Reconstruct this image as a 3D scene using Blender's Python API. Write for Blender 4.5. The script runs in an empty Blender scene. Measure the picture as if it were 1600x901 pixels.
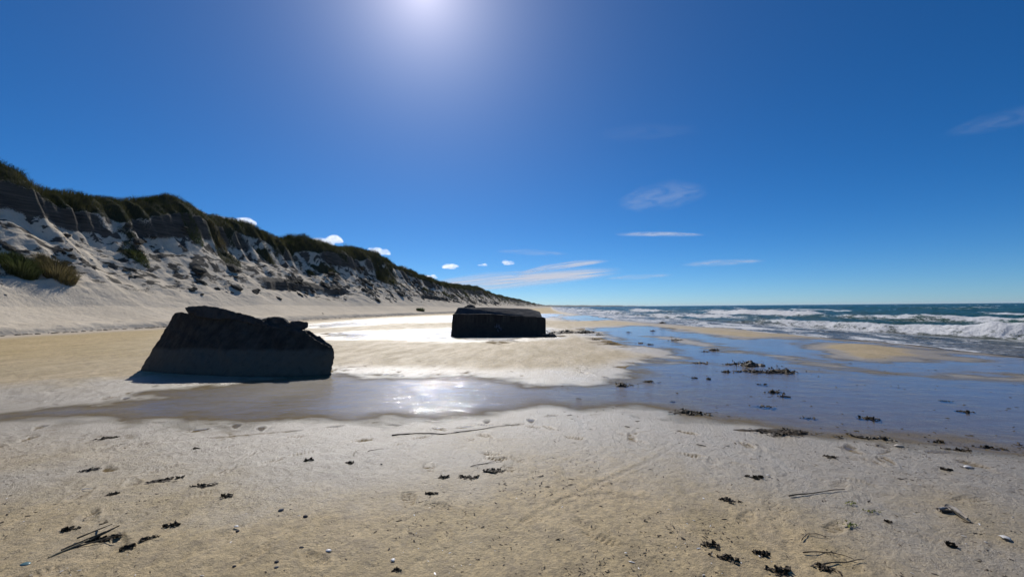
import bpy, bmesh, math, random
import numpy as np
from mathutils import Vector, Matrix

random.seed(7)
RNG = np.random.default_rng(7)
scene = bpy.context.scene
COL = scene.collection

# ------------------------------------------------------------------ camera
F, EYE = 671.0, 1.65
cam_data = bpy.data.cameras.new("camera")
cam = bpy.data.objects.new("camera", cam_data)
COL.objects.link(cam)
cam_data.sensor_width = 36.0
cam_data.lens = 36.0 * F / 1600.0
cam_data.clip_start = 0.05
cam_data.clip_end = 80000
M = (Matrix.Rotation(math.radians(6), 3, 'Z') @ Matrix.Rotation(math.radians(92.5), 3, 'X')
     @ Matrix.Rotation(math.radians(-0.5), 3, 'Z'))
cam.matrix_world = Matrix.Translation((0, 0, EYE)) @ M.to_4x4()
scene.camera = cam


def ray(u, v):
    d = M @ Vector(((u - 800) / F, (450.5 - v) / F, -1))
    return d


def gpt(u, v, z=0.0):
    d = ray(u, v)
    t = (z - EYE) / d.z
    return Vector((d.x * t, d.y * t, z))


def gpts(l):
    return np.array([gpt(*p)[:2] for p in l])


SUN_EL, SUN_AZ = math.radians(37.3), math.radians(17.8)      # azimuth from +Y towards -X
SUN_DIR = Vector((-math.sin(SUN_AZ) * math.cos(SUN_EL), math.cos(SUN_AZ) * math.cos(SUN_EL), math.sin(SUN_EL)))

# ------------------------------------------------------------------ noise
TAB = np.random.default_rng(3).random((256, 256)).astype(np.float32) * 2 - 1


def vn(x, y, seed=0):
    x = np.asarray(x, dtype=np.float64) + seed * 17.31
    y = np.asarray(y, dtype=np.float64) + seed * 41.77
    xi = np.floor(x); yi = np.floor(y)
    tx = x - xi; ty = y - yi
    tx = tx * tx * (3 - 2 * tx); ty = ty * ty * (3 - 2 * ty)
    xi = xi.astype(np.int64) & 255; yi = yi.astype(np.int64) & 255
    x1 = (xi + 1) & 255; y1 = (yi + 1) & 255
    a = TAB[xi, yi] * (1 - tx) + TAB[x1, yi] * tx
    b = TAB[xi, y1] * (1 - tx) + TAB[x1, y1] * tx
    return a * (1 - ty) + b * ty


def fbm(x, y, seed=0, octv=4, gain=.5):
    s = 0; a = 1.0; n = 0
    for i in range(octv):
        s = s + a * vn(np.asarray(x) * 2 ** i, np.asarray(y) * 2 ** i, seed + i * 5)
        n += a; a *= gain
    return s / n


def n3(p, scale, seed=0, octv=4):
    x, y, z = p[:, 0] * scale, p[:, 1] * scale, p[:, 2] * scale
    return (fbm(x + z * .37, y - z * .61, seed, octv) + fbm(y + x * .41, z + x * .23, seed + 3, octv)
            + fbm(z + y * .53, x - y * .31, seed + 7, octv)) / 1.8


def sstep(a, b, x):
    t = np.clip((x - a) / (b - a), 0, 1)
    return t * t * (3 - 2 * t)


# ------------------------------------------------------------------ mesh helpers
def mesh_from(name, V, faces, mat=None, smooth=True, attrs=None):
    """faces: (n,k) int array or list of such arrays"""
    me = bpy.data.meshes.new(name)
    V = np.asarray(V, dtype=np.float32)
    if isinstance(faces, np.ndarray):
        faces = [faces]
    faces = [f for f in faces if len(f)]
    loops = np.concatenate([f.ravel() for f in faces]).astype(np.int32)
    sizes = np.concatenate([np.full(len(f), f.shape[1], np.int32) for f in faces])
    starts = np.concatenate([[0], np.cumsum(sizes)[:-1]]).astype(np.int32)
    me.vertices.add(len(V)); me.vertices.foreach_set("co", V.ravel())
    me.loops.add(len(loops)); me.loops.foreach_set("vertex_index", loops)
    me.polygons.add(len(sizes)); me.polygons.foreach_set("loop_start", starts)
    me.polygons.foreach_set("use_smooth", np.full(len(sizes), smooth))
    me.update(calc_edges=True)
    if attrs:
        for k, a in attrs.items():
            at = me.attributes.new(k, 'FLOAT', 'POINT')
            at.data.foreach_set("value", np.asarray(a, dtype=np.float32))
    if mat:
        me.materials.append(mat)
    return me


def link(name, me, parent=None):
    o = bpy.data.objects.new(name, me)
    COL.objects.link(o)
    if parent:
        o.parent = parent
    return o


def tag(o, label=None, cat=None, group=None, kind=None):
    if label: o["label"] = label
    if cat: o["category"] = cat
    if group: o["group"] = group
    if kind: o["kind"] = kind
    return o


def empty(name, loc=(0, 0, 0)):
    o = bpy.data.objects.new(name, None)
    o.location = loc
    COL.objects.link(o)
    return o


def child(name, me, parent):
    """part whose mesh is in world coordinates, re-expressed in its thing's frame"""
    me.transform(Matrix.Translation(-parent.location))
    return link(name, me, parent)


def grid_faces(nr, nc, keep=None, wrap=False):
    i = np.arange(nr - 1)[:, None]; j = np.arange(nc if wrap else nc - 1)[None, :]
    a = i * nc + j; b = i * nc + (j + 1) % nc; c = (i + 1) * nc + (j + 1) % nc; d = (i + 1) * nc + j
    f = np.stack([d, c, b, a], -1).reshape(-1, 4)
    if keep is not None:
        f = f[keep[f].any(1)]
    return f


def compact(V, faces, attrs):
    used = np.zeros(len(V), bool); used[faces.ravel()] = True
    idx = np.cumsum(used) - 1
    return V[used], idx[faces], {k: a[used] for k, a in attrs.items()}


# ------------------------------------------------------------------ materials
def mat_new(name):
    m = bpy.data.materials.new(name)
    m.use_nodes = True
    nt = m.node_tree
    nt.nodes.clear()
    out = nt.nodes.new("ShaderNodeOutputMaterial")
    return m, nt, out


def N(nt, t, **kw):
    n = nt.nodes.new(t)
    for k, v in kw.items():
        if k.startswith("i_"):
            n.inputs[k[2:].replace("_", " ")].default_value = v
        else:
            setattr(n, k, v)
    return n


def noise(nt, scale, detail=4, rough=.55, vec=None, stretch=None, coord='Object'):
    tc = N(nt, "ShaderNodeTexCoord")
    src = tc.outputs[coord]
    if stretch:
        mp = N(nt, "ShaderNodeMapping")
        mp.inputs['Scale'].default_value = stretch[:3]
        if len(stretch) > 3:
            mp.inputs['Rotation'].default_value[2] = stretch[3]
        nt.links.new(src, mp.inputs['Vector']); src = mp.outputs[0]
    n = N(nt, "ShaderNodeTexNoise")
    n.inputs['Scale'].default_value = scale
    n.inputs['Detail'].default_value = detail
    n.inputs['Roughness'].default_value = rough
    nt.links.new(src, n.inputs['Vector'])
    return n.outputs['Fac']


def mrange(nt, src, a, b, c=0., d=1., smooth=False):
    n = N(nt, "ShaderNodeMapRange")
    if smooth: n.interpolation_type = 'SMOOTHSTEP'
    n.inputs[1].default_value = a; n.inputs[2].default_value = b
    n.inputs[3].default_value = c; n.inputs[4].default_value = d
    nt.links.new(src, n.inputs[0])
    return n.outputs[0]


def math_(nt, op, a, b=None, clamp=False):
    n = N(nt, "ShaderNodeMath", operation=op, use_clamp=clamp)
    for i, s in enumerate((a, b)):
        if s is None: continue
        if isinstance(s, (int, float)): n.inputs[i].default_value = s
        else: nt.links.new(s, n.inputs[i])
    return n.outputs[0]


def mixc(nt, fac, a, b):
    n = N(nt, "ShaderNodeMix", data_type='RGBA')
    for i, s in ((0, fac), (6, a), (7, b)):
        if isinstance(s, (int, float)): n.inputs[i].default_value = s
        elif isinstance(s, (tuple, list)): n.inputs[i].default_value = (*s[:3], 1)
        else: nt.links.new(s, n.inputs[i])
    return n.outputs[2]


def attr(nt, name):
    return N(nt, "ShaderNodeAttribute", attribute_name=name).outputs['Fac']


def bump(nt, h, strength, dist, prev=None):
    n = N(nt, "ShaderNodeBump")
    n.inputs['Strength'].default_value = strength
    n.inputs['Distance'].default_value = dist
    nt.links.new(h, n.inputs['Height'])
    if prev: nt.links.new(prev, n.inputs['Normal'])
    return n.outputs[0]


def simple_mat(name, c1, c2, scale=6., rough=.8, bstr=.4, bdist=.02, spec=.3, detail=5):
    m, nt, out = mat_new(name)
    p = N(nt, "ShaderNodeBsdfPrincipled")
    nz = noise(nt, scale, detail)
    nt.links.new(mixc(nt, mrange(nt, nz, .35, .65), c1, c2), p.inputs['Base Color'])
    p.inputs['Roughness'].default_value = rough
    p.inputs['Specular IOR Level'].default_value = spec
    if bstr:
        nt.links.new(bump(nt, noise(nt, scale * 5, 4), bstr, bdist), p.inputs['Normal'])
    nt.links.new(p.outputs[0], out.inputs[0])
    return m


def make_sand():
    m, nt, out = mat_new("beach_sand")
    p = N(nt, "ShaderNodeBsdfPrincipled")
    wet = attr(nt, "wet"); dry = attr(nt, "dry"); sub = attr(nt, "sub")
    big = noise(nt, .35, 5)
    streak = noise(nt, .9, 6, .65, stretch=(2.2, .55, 1, -.9))
    fine = noise(nt, 26, 5, .75)
    mid = noise(nt, 5, 5, .65)
    c = mixc(nt, mrange(nt, big, .35, .65), (.61, .452, .205), (.73, .535, .275))
    c = mixc(nt, mrange(nt, streak, .40, .64, 0, .75), c, (.49, .365, .165))
    c = mixc(nt, mrange(nt, mid, .48, .68, 0, .7), c, (.30, .22, .115))
    c = mixc(nt, mrange(nt, fine, .42, .64, 0, .75), c, (.22, .165, .085))
    speck = noise(nt, 85, 2, .5)
    speckmask = noise(nt, 1.3, 4)
    sp = math_(nt, 'MULTIPLY', mrange(nt, speck, .61, .70), mrange(nt, speckmask, .40, .62))
    c = mixc(nt, math_(nt, 'MULTIPLY', sp, .8), c, (.05, .04, .03))
    c = mixc(nt, dry, c, mixc(nt, mrange(nt, fine, .3, .7), (.50, .42, .32), (.60, .515, .40)))
    c = mixc(nt, math_(nt, 'MULTIPLY', wet, .9), c, mixc(nt, mrange(nt, mid, .35, .65), (.20, .150, .080), (.27, .205, .115)))
    c = mixc(nt, sub, c, mixc(nt, mrange(nt, mid, .35, .65), (.205, .152, .078), (.255, .192, .105)))
    nt.links.new(c, p.inputs['Base Color'])
    r = mrange(nt, wet, 0, .8, .74, .40)
    r = math_(nt, 'ADD', r, math_(nt, 'MULTIPLY', dry, .4))
    r = math_(nt, 'ADD', r, mrange(nt, streak, .3, .7, -.08, .12), True)
    nt.links.new(r, p.inputs['Roughness'])
    sl_ = math_(nt, 'MULTIPLY', math_(nt, 'MULTIPLY', mrange(nt, dry, 0, 1, .19, .06), mrange(nt, wet, 0, 1, .9, 8.4)), math_(nt, 'SUBTRACT', 1., sub, True))
    nt.links.new(sl_, p.inputs['Specular IOR Level'])
    b = bump(nt, mid, .35, .025)
    b = bump(nt, streak, .25, .03, b)
    b = bump(nt, noise(nt, 30, 5, .75), .9, .026, b)
    b = bump(nt, noise(nt, 110, 3, .7), .6, .005, b)
    nt.links.new(b, p.inputs['Normal'])
    nt.links.new(p.outputs[0], out.inputs[0])
    return m


def make_pool():
    m, nt, out = mat_new("shallow_water")
    gl = N(nt, "ShaderNodeBsdfGlossy")
    gl.inputs['Roughness'].default_value = .05
    gl.inputs['Color'].default_value = (.9, .93, 1, 1)
    tr = N(nt, "ShaderNodeBsdfTransparent")
    tr.inputs['Color'].default_value = (.95, .96, .96, 1)
    gm = N(nt, "ShaderNodeNewGeometry")
    dt_ = N(nt, "ShaderNodeVectorMath", operation='DOT_PRODUCT')
    nt.links.new(gm.outputs['Incoming'], dt_.inputs[0]); nt.links.new(gm.outputs['Normal'], dt_.inputs[1])
    ic = math_(nt, 'SUBTRACT', 1., math_(nt, 'ABSOLUTE', dt_.outputs['Value']), True)
    frs = math_(nt, 'ADD', .03, math_(nt, 'MULTIPLY', math_(nt, 'POWER', ic, 5.), .98))     # Schlick, water
    rip = attr(nt, "ripple")
    w1 = noise(nt, 1.0, 4, .6, stretch=(5, 9, 1, -.35))
    w2 = noise(nt, 1.0, 3, .6, stretch=(16, 26, 1, -.5))
    h = math_(nt, 'ADD', w1, math_(nt, 'MULTIPLY', w2, .8))
    hh = math_(nt, 'MULTIPLY', h, math_(nt, 'MULTIPLY', rip, mrange(nt, noise(nt, 1.0, 4, .6, stretch=(1.6, 3, 1, -.4)), .38, .68, .35, 1.7)))
    b = bump(nt, hh, 1.0, .018)
    nt.links.new(b, gl.inputs['Normal'])
    film = noise(nt, 1.0, 5, .65, stretch=(.9, 1.6, 1, -.4))
    mx = N(nt, "ShaderNodeMixShader")
    nt.links.new(math_(nt, 'MULTIPLY', frs, math_(nt, 'MULTIPLY', mrange(nt, film, .3, .7, .86, 1.0), mrange(nt, math_(nt, 'ADD', attr(nt, 'depth'), math_(nt, 'MULTIPLY', math_(nt, 'SUBTRACT', film, .5), .9)), -.1, 1.0, 0, 1, True))), mx.inputs[0])
    g2 = N(nt, "ShaderNodeBsdfGlossy"); g2.inputs['Roughness'].default_value = .36      # unresolved wind ripples
    g2.inputs['Color'].default_value = (.95, .96, 1, 1)
    gm2 = N(nt, "ShaderNodeMixShader")
    nt.links.new(math_(nt, 'MULTIPLY', rip, .42, True), gm2.inputs[0])
    nt.links.new(gl.outputs[0], gm2.inputs[1]); nt.links.new(g2.outputs[0], gm2.inputs[2])
    nt.links.new(tr.outputs[0], mx.inputs[1]); nt.links.new(gm2.outputs[0], mx.inputs[2])
    nt.links.new(mx.outputs[0], out.inputs[0])
    return m


def make_sea():
    m, nt, out = mat_new("sea_water")
    p = N(nt, "ShaderNodeBsdfPrincipled")
    foam = attr(nt, "foam"); shal = attr(nt, "shallow")
    base = mixc(nt, shal, (.003, .046, .028), (.10, .095, .08))
    base = mixc(nt, attr(nt, "crest"), base, (.006, .075, .055))
    nt.links.new(base, p.inputs['Base Color'])
    p.inputs['Roughness'].default_value = .24
    p.inputs['IOR'].default_value = 1.16; p.inputs['Specular IOR Level'].default_value = .35
    b = bump(nt, noise(nt, 1.0, 5, .65, stretch=(1.6, .7, 1)), 1., .5)
    b = bump(nt, noise(nt, 1.0, 4, .65, stretch=(8, 5, 1)), .6, .03, b)
    nt.links.new(b, p.inputs['Normal'])
    d = N(nt, "ShaderNodeBsdfDiffuse"); d.inputs['Color'].default_value = (.86, .87, .88, 1)
    tl = N(nt, "ShaderNodeBsdfTranslucent"); tl.inputs['Color'].default_value = (.86, .88, .88, 1)
    dm = N(nt, "ShaderNodeMixShader"); dm.inputs[0].default_value = .25
    nt.links.new(d.outputs[0], dm.inputs[1]); nt.links.new(tl.outputs[0], dm.inputs[2])
    nb = bump(nt, noise(nt, 1.0, 5, .7, stretch=(3, 2.2, 3)), .9, .2)
    nt.links.new(nb, d.inputs['Normal'])
    n1 = noise(nt, 1.0, 6, .68, stretch=(1.5, .45, 1))
    n2 = noise(nt, 1.0, 5, .75, stretch=(7, 3.5, 5))
    nn = math_(nt, 'ADD', math_(nt, 'MULTIPLY', n1, .6), math_(nt, 'MULTIPLY', n2, .4))
    f = math_(nt, 'ADD', foam, math_(nt, 'MULTIPLY', math_(nt, 'SUBTRACT', nn, .5), 2.4))
    fac = mrange(nt, f, .42, .68, 0, 1, True)
    mx = N(nt, "ShaderNodeMixShader")
    nt.links.new(fac, mx.inputs[0]); nt.links.new(p.outputs[0], mx.inputs[1]); nt.links.new(dm.outputs[0], mx.inputs[2])
    nt.links.new(mx.outputs[0], out.inputs[0])
    return m


def make_dune():
    m, nt, out = mat_new("dune_sand")
    p = N(nt, "ShaderNodeBsdfPrincipled")
    turf = attr(nt, "turf"); soil_shade = attr(nt, "soil_shade")
    n1 = noise(nt, .5, 5, .6); n2 = noise(nt, 5, 5, .65)
    c = mixc(nt, mrange(nt, n1, .3, .7), (.59, .50, .375), (.69, .59, .45))
    c = mixc(nt, mrange(nt, n2, .5, .75, 0, .35), c, (.34, .29, .22))
    sm = mrange(nt, math_(nt, 'ADD', soil_shade, math_(nt, 'MULTIPLY', math_(nt, 'SUBTRACT', noise(nt, 9, 5, .7), .5), 1.6)), .30, .5)
    c = mixc(nt, sm, c, mixc(nt, mrange(nt, noise(nt, 1.0, 5, .7, stretch=(.35, .35, 5)), .35, .65), (.040, .036, .030), (.125, .110, .088)))  # dark earth layers, made blacker to paint in the shade of the scarps
    c = mixc(nt, mrange(nt, math_(nt, 'ADD', turf, math_(nt, 'MULTIPLY', math_(nt, 'SUBTRACT', n2, .5), 1.2)), .4, .6), c, (.030, .034, .016))
    nt.links.new(c, p.inputs['Base Color'])
    p.inputs['Roughness'].default_value = .95
    p.inputs['Specular IOR Level'].default_value = .1
    b = bump(nt, noise(nt, 1.6, 6, .65), .6, .25)
    b = bump(nt, n2, .5, .08, b)
    nt.links.new(b, p.inputs['Normal'])
    nt.links.new(p.outputs[0], out.inputs[0])
    return m


def make_grass(name, c1, c2, scale=.6):
    m, nt, out = mat_new(name)
    d = N(nt, "ShaderNodeBsdfDiffuse"); t = N(nt, "ShaderNodeBsdfTranslucent")
    c = mixc(nt, mrange(nt, noise(nt, scale, 4), .35, .65), c1, c2)
    nt.links.new(c, d.inputs[0]); nt.links.new(c, t.inputs[0])
    mx = N(nt, "ShaderNodeMixShader"); mx.inputs[0].default_value = .4
    nt.links.new(d.outputs[0], mx.inputs[1]); nt.links.new(t.outputs[0], mx.inputs[2])
    nt.links.new(mx.outputs[0], out.inputs[0])
    return m


def make_concrete(name, dark, light, band_lo, band_hi):
    """weathered concrete, algae-black above a paler tide band (band in world metres)"""
    m, nt, out = mat_new(name)
    p = N(nt, "ShaderNodeBsdfPrincipled")
    geo = N(nt, "ShaderNodeNewGeometry")
    sep = N(nt, "ShaderNodeSeparateXYZ"); nt.links.new(geo.outputs['Position'], sep.inputs[0])
    n1 = noise(nt, 1.3, 6, .65); n2 = noise(nt, 7, 6, .7); st = noise(nt, 1.2, 5, .6, stretch=(5, 5, .5))
    z = math_(nt, 'ADD', sep.outputs[2], math_(nt, 'MULTIPLY', math_(nt, 'SUBTRACT', n1, .5), .22))
    lo = mrange(nt, z, band_lo - .05, band_lo + .08); hi = mrange(nt, z, band_hi + .04, band_hi - .04)
    band = math_(nt, 'MULTIPLY', lo, hi)
    c = mixc(nt, mrange(nt, st, .35, .7), dark, tuple(x * 2.7 for x in dark))
    c = mixc(nt, math_(nt, 'MULTIPLY', band, mrange(nt, n2, .2, .7, .55, 1)), c, light)
    c = mixc(nt, mrange(nt, n2, .5, .75, 0, .6), c, tuple(x * .45 for x in dark))
    nt.links.new(c, p.inputs['Base Color'])
    p.inputs['Roughness'].default_value = .85
    p.inputs['Specular IOR Level'].default_value = .25
    b = bump(nt, n2, .7, .05)
    b = bump(nt, noise(nt, 30, 4, .7), .5, .012, b)
    # board-marked shuttering lines
    wv = noise(nt, 1.0, 2, .5, stretch=(.3, .3, 14))
    b = bump(nt, wv, .35, .03, b)
    nt.links.new(b, p.inputs['Normal'])
    nt.links.new(p.outputs[0], out.inputs[0])
    return m


MAT = dict(
    sand=make_sand(), pool=make_pool(), sea=make_sea(), dune=make_dune(),
    grass=make_grass("marram_grass", (.028, .040, .012), (.115, .105, .042), .45),
    tuft=make_grass("green_grass_tuft", (.05, .075, .022), (.10, .11, .04), 1.2),
    straw=make_grass("golden_grass_tuft", (.13, .11, .045), (.21, .17, .08), 1.2),
    clod=simple_mat("turf_clod", (.030, .026, .018), (.065, .055, .038), 3, .95, .8, .1),
    con1=make_concrete("broken_concrete", (.034, .027, .019), (.15, .125, .088), .0, .62),
    con2=make_concrete("bunker_concrete", (.030, .025, .020), (.048, .043, .036), .05, .80),
    rub=simple_mat("rubble_concrete", (.035, .034, .032), (.075, .070, .062), 4, .9, .9, .06),
    roof=simple_mat("bunker_roof_concrete", (.045, .045, .046), (.075, .074, .074), 3, .9, .7, .06),
    paint=simple_mat("faded_white_paint", (.16, .17, .20), (.07, .075, .09), 9, .7, .2, .01),
    weed=simple_mat("wet_brown_seaweed", (.030, .020, .010), (.085, .056, .026), 14, .62, .6, .02, .25),
    weedtan=simple_mat("tan_seaweed", (.10, .070, .030), (.045, .030, .014), 14, .5, .5, .02, .4),
    reed=simple_mat("dry_reed", (.30, .25, .15), (.20, .16, .09), 20, .7, .2, .01),
    darkreed=simple_mat("dark_reed", (.06, .048, .030), (.10, .08, .05), 20, .7, .2, .01),
    wood=simple_mat("bleached_driftwood", (.55, .50, .43), (.28, .24, .19), 9, .8, .6, .02),
    stone=simple_mat("dark_pebble", (.03, .03, .034), (.065, .065, .07), 30, .75, .15, .004, .2),
    grey=simple_mat("grey_pebble", (.12, .12, .12), (.2, .19, .18), 30, .75, .15, .004, .2),
    shell=simple_mat("white_shell", (.74, .72, .68), (.58, .55, .50), 30, .4, .2, .004, .5),
    blue=simple_mat("teal_shard", (.05, .13, .14), (.08, .17, .18), 30, .4, .1, .004, .5),
    leaf=simple_mat("yellow_green_weed", (.30, .29, .05), (.20, .22, .05), 30, .6, .2, .004),
    soil_shade=simple_mat("strandline_sand", (.36, .30, .22), (.22, .18, .13), 5, .95, .8, .05),
)

# ------------------------------------------------------------------ layout of the ground (plan metres)
SH_Y = np.array([-400, -30, 5, 14.5, 20.4, 24.6, 29.7, 36.5, 42.3, 55, 79, 133, 260, 600, 2000, 9000.])
SH_X = np.array([30, 17, 14.6, 14.1, 13.9, 12.8, 12.0, 10.2, 8.6, 7.1, 5.4, 2.2, -1, -6, -25, -200.])


def shore_x(Y):
    return np.interp(Y, SH_Y, SH_X) + .35 * vn(Y / 3.1, 0 * Y, 9) + .18 * vn(Y / .9, 0 * Y, 10) * sstep(90, 30, Y)


DB_Y = np.array([-200, 0, 23, 50, 71, 91, 116, 168, 400, 900, 2000, 4000.])
DB_X = np.array([-36, -35, -34.7, -34.5, -35, -33, -30.5, -25, -25, -27, -30, -40.])


def base_x(Y):
    return np.interp(Y, DB_Y, DB_X) + .5 * vn(Y / 9., 0 * Y, 21)


CREST_S = 21.0
crest_px = [(-120, 240), (-40, 246), (0, 262), (24, 268), (34, 284), (75, 300), (110, 302), (140, 311), (200, 313), (235, 312), (250, 308), (262, 309), (280, 318), (330, 337), (385, 350), (430, 374),
            (450, 376), (468, 370), (480, 375), (520, 386), (560, 390), (590, 398), (612, 412), (650, 430),
            (690, 444), (720, 449), (745, 452), (762, 455), (772, 461), (782, 462), (800, 467), (815, 470), (830, 473.5), (845, 475.5)]
_cy, _ch = [], []
for u, v in crest_px:
    d = ray(u, v)
    t = 40.
    for it in range(40):
        Y = d.y * t
        X = np.interp(Y, DB_Y, DB_X) - CREST_S
        t = X / d.x if d.x < -1e-3 else 3000
        t = min(max(t, 5), 4000)
    _cy.append(d.y * t); _ch.append(EYE + d.z * t)
_o = np.argsort(_cy)
CR_Y = np.concatenate([[-300], np.array(_cy)[_o], [2600, 4000]])
CR_H = np.concatenate([[17], np.array(_ch)[_o], [7.5, 6.]])


def dune_t(X, Y):
    return (base_x(Y) - X) / CREST_S


P_T = np.array([-1, 0, .03, .12, .30, .48, .60, .635, .72, .79, .855, .93, 1.0, 1.1, 1.4, 3])
P_Z = np.array([0, .0, .022, .045, .13,   .285, .40, .455, .560, .675, .855, .945, 1.0, .985, .90, .8])


def dune_h(X, Y):
    """height, turf mask, soil mask"""
    t = dune_t(X, Y)
    up = sstep(.25, .5, t)
    w1 = fbm(Y / 7., t * 2.2, 31, 4); w2 = fbm(Y / 2.1, t * 6, 35, 4)
    tw = t + up * (.035 * w1 + .018 * w2 + .020 * vn(Y / .8, t * 4, 37) * sstep(.70, .78, t) + .010 * vn(Y / .35, t * 9, 38) * sstep(.70, .78, t)) * sstep(1.15, .9, t)
    p = np.interp(tw, P_T, P_Z)
    slide = sstep(-.08, .22, fbm(Y / 8., 0 * Y + 2.2, 46, 3))        # stretches where the scarp has slumped to a ramp
    p = p + .85 * slide * (np.interp(tw, [-1, .72, .93, 3], [0, .545, .945, .8]) - p) * sstep(.70, .74, tw) * sstep(.95, .91, tw)
    # a second, broken scarp lower on the face
    br = sstep(.05, .35, fbm(Y / 11., t * .8 + 4, 41, 3))
    p2 = np.interp(tw + .05 * vn(Y / 9., t, 44), [.42, .50, .52, .62, .72], [0, -.02, .035, .03, 0])
    p = p + br * p2
    hc = np.interp(Y, CR_Y, CR_H) + (.9 * vn(Y / 24., 0 * Y, 47) + .5 * vn(Y / 9., 0 * Y, 48)) * sstep(150, 260, Y)
    z = hc * p
    rough = up * (  .30 * fbm(X / 2.3, Y / 2.3, 51, 5) + .17 * np.abs(fbm(X / .9, Y / 1.9, 55, 3)) + .26 * fbm(X / .55, Y / 1.3, 57, 3) * sstep(-.2, .3, fbm(X / 4, Y / 5, 59, 2)))
    z = z + rough * sstep(1.02, .85, t) + sstep(.88, 1.0, t) * .75 * fbm(X / 3.2, Y / 3.2, 58, 4)
    z = z + sstep(0, .2, t) * .07 * fbm(X / 3, Y / 3, 61, 4)
    z = z + .16 * sstep(0, .012, t) * (1 + .8 * fbm(Y / .9, X / .9, 63, 3)) * sstep(.2, .03, t)
    turf = sstep(.845, .885, tw + .03 * w1) + sstep(.12, .40, fbm(Y / 5., t * 6, 71, 4)) * sstep(.54, .70, tw) * .9
    turf = np.clip(turf, 0, 1)
    soil_shade = sstep(.775, .81, tw) * (1 - turf) * (1 - .75 * slide) + br * sstep(.47, .5, tw) * sstep(.60, .55, tw) * .7  # bare earth on both scarps, with their shade painted into the same mask
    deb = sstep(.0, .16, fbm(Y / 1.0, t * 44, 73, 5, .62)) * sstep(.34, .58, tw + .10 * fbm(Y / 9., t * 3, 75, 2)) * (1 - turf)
    soil_shade = np.maximum(soil_shade, .85 * deb)
    return z, turf, np.clip(soil_shade, 0, 1)


# tide pools and sand bars traced in the ground plane
POOLS = [gpts(l) for l in (
    [(925, 512.5), (1000, 508.5), (1047, 515), (1085, 521), (1160, 527.5), (1230, 528.5), (1290, 531), (1330, 534), (1370, 537), (1437, 543), (1480, 548),
     (1600, 558), (1800, 578), (2600, 690), (2600, 1100), (1800, 765), (1600, 722), (1500, 704), (1400, 692), (1300, 684), (1190, 670), (1130, 668),
     (1040, 654), (960, 643), (900, 647), (860, 642), (800, 650), (700, 655), (500, 659), (380, 659), (250, 656), (120, 653),
     (0, 650), (-200, 646), (-200, 642), (0, 643), (150, 636), (230, 622), (260, 604), (330, 596), (520, 586), (600, 588), (700, 591), (860, 594),
     (940, 595), (985, 590), (1005, 577), (1020, 566), (1055, 558), (1010, 543), (960, 529), (925, 521)],
    [(490, 507), (560, 500), (640, 496.5), (705, 493.5), (760, 491.5), (860, 490), (885, 491.5), (860, 497), (705, 502.5), (600, 504), (540, 509), (500, 512)],
    [(525, 521), (560, 518), (705, 514), (850, 512.5), (852, 527), (800, 531), (705, 531.5), (600, 529), (540, 529)],
    [(870, 499), (880, 494), (930, 491.5), (1000, 496), (962, 499.5), (905, 501)],
)]
LANDS = [gpts(l) for l in (
    [(1250, 541), (1275, 536.5), (1325, 535), (1375, 538), (1436, 545), (1430, 550), (1475, 559), (1412, 561), (1355, 566),
     (1325, 562), (1295, 553), (1282, 547)],
)]
RIDGE = gpts([(1035, 526), (1080, 534), (1122, 542.5), (1185, 553), (1250, 563), (1325, 574.5), (1400, 583), (1475, 587), (1600, 592.5), (1800, 600)])


def sdf_poly(px, py, poly):
    d = np.full(px.shape, 1e9); ins = np.zeros(px.shape, bool)
    n = len(poly)
    for i in range(n):
        ax, ay = poly[i]; bx, by = poly[(i + 1) % n]
        ex, ey = bx - ax, by - ay
        wx, wy = px - ax, py - ay
        t = np.clip((wx * ex + wy * ey) / (ex * ex + ey * ey + 1e-12), 0, 1)
        d = np.minimum(d, (wx - ex * t) ** 2 + (wy - ey * t) ** 2)
        c = (ay > py) != (by > py)
        with np.errstate(divide='ignore', invalid='ignore'):
            xi = ax + (py - ay) * ex / (ey if abs(ey) > 1e-12 else 1e-12)
        ins ^= c & (px < xi)
    d = np.sqrt(d)
    return np.where(ins, -d, d)


def dist_line(px, py, pts):
    d = np.full(px.shape, 1e9)
    for (ax, ay), (bx, by) in zip(pts[:-1], pts[1:]):
        ex, ey = bx - ax, by - ay
        t = np.clip(((px - ax) * ex + (py - ay) * ey) / (ex * ex + ey * ey + 1e-12), 0, 1)
        d = np.minimum(d, (px - ax - ex * t) ** 2 + (py - ay - ey * t) ** 2)
    return np.sqrt(d)


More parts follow.
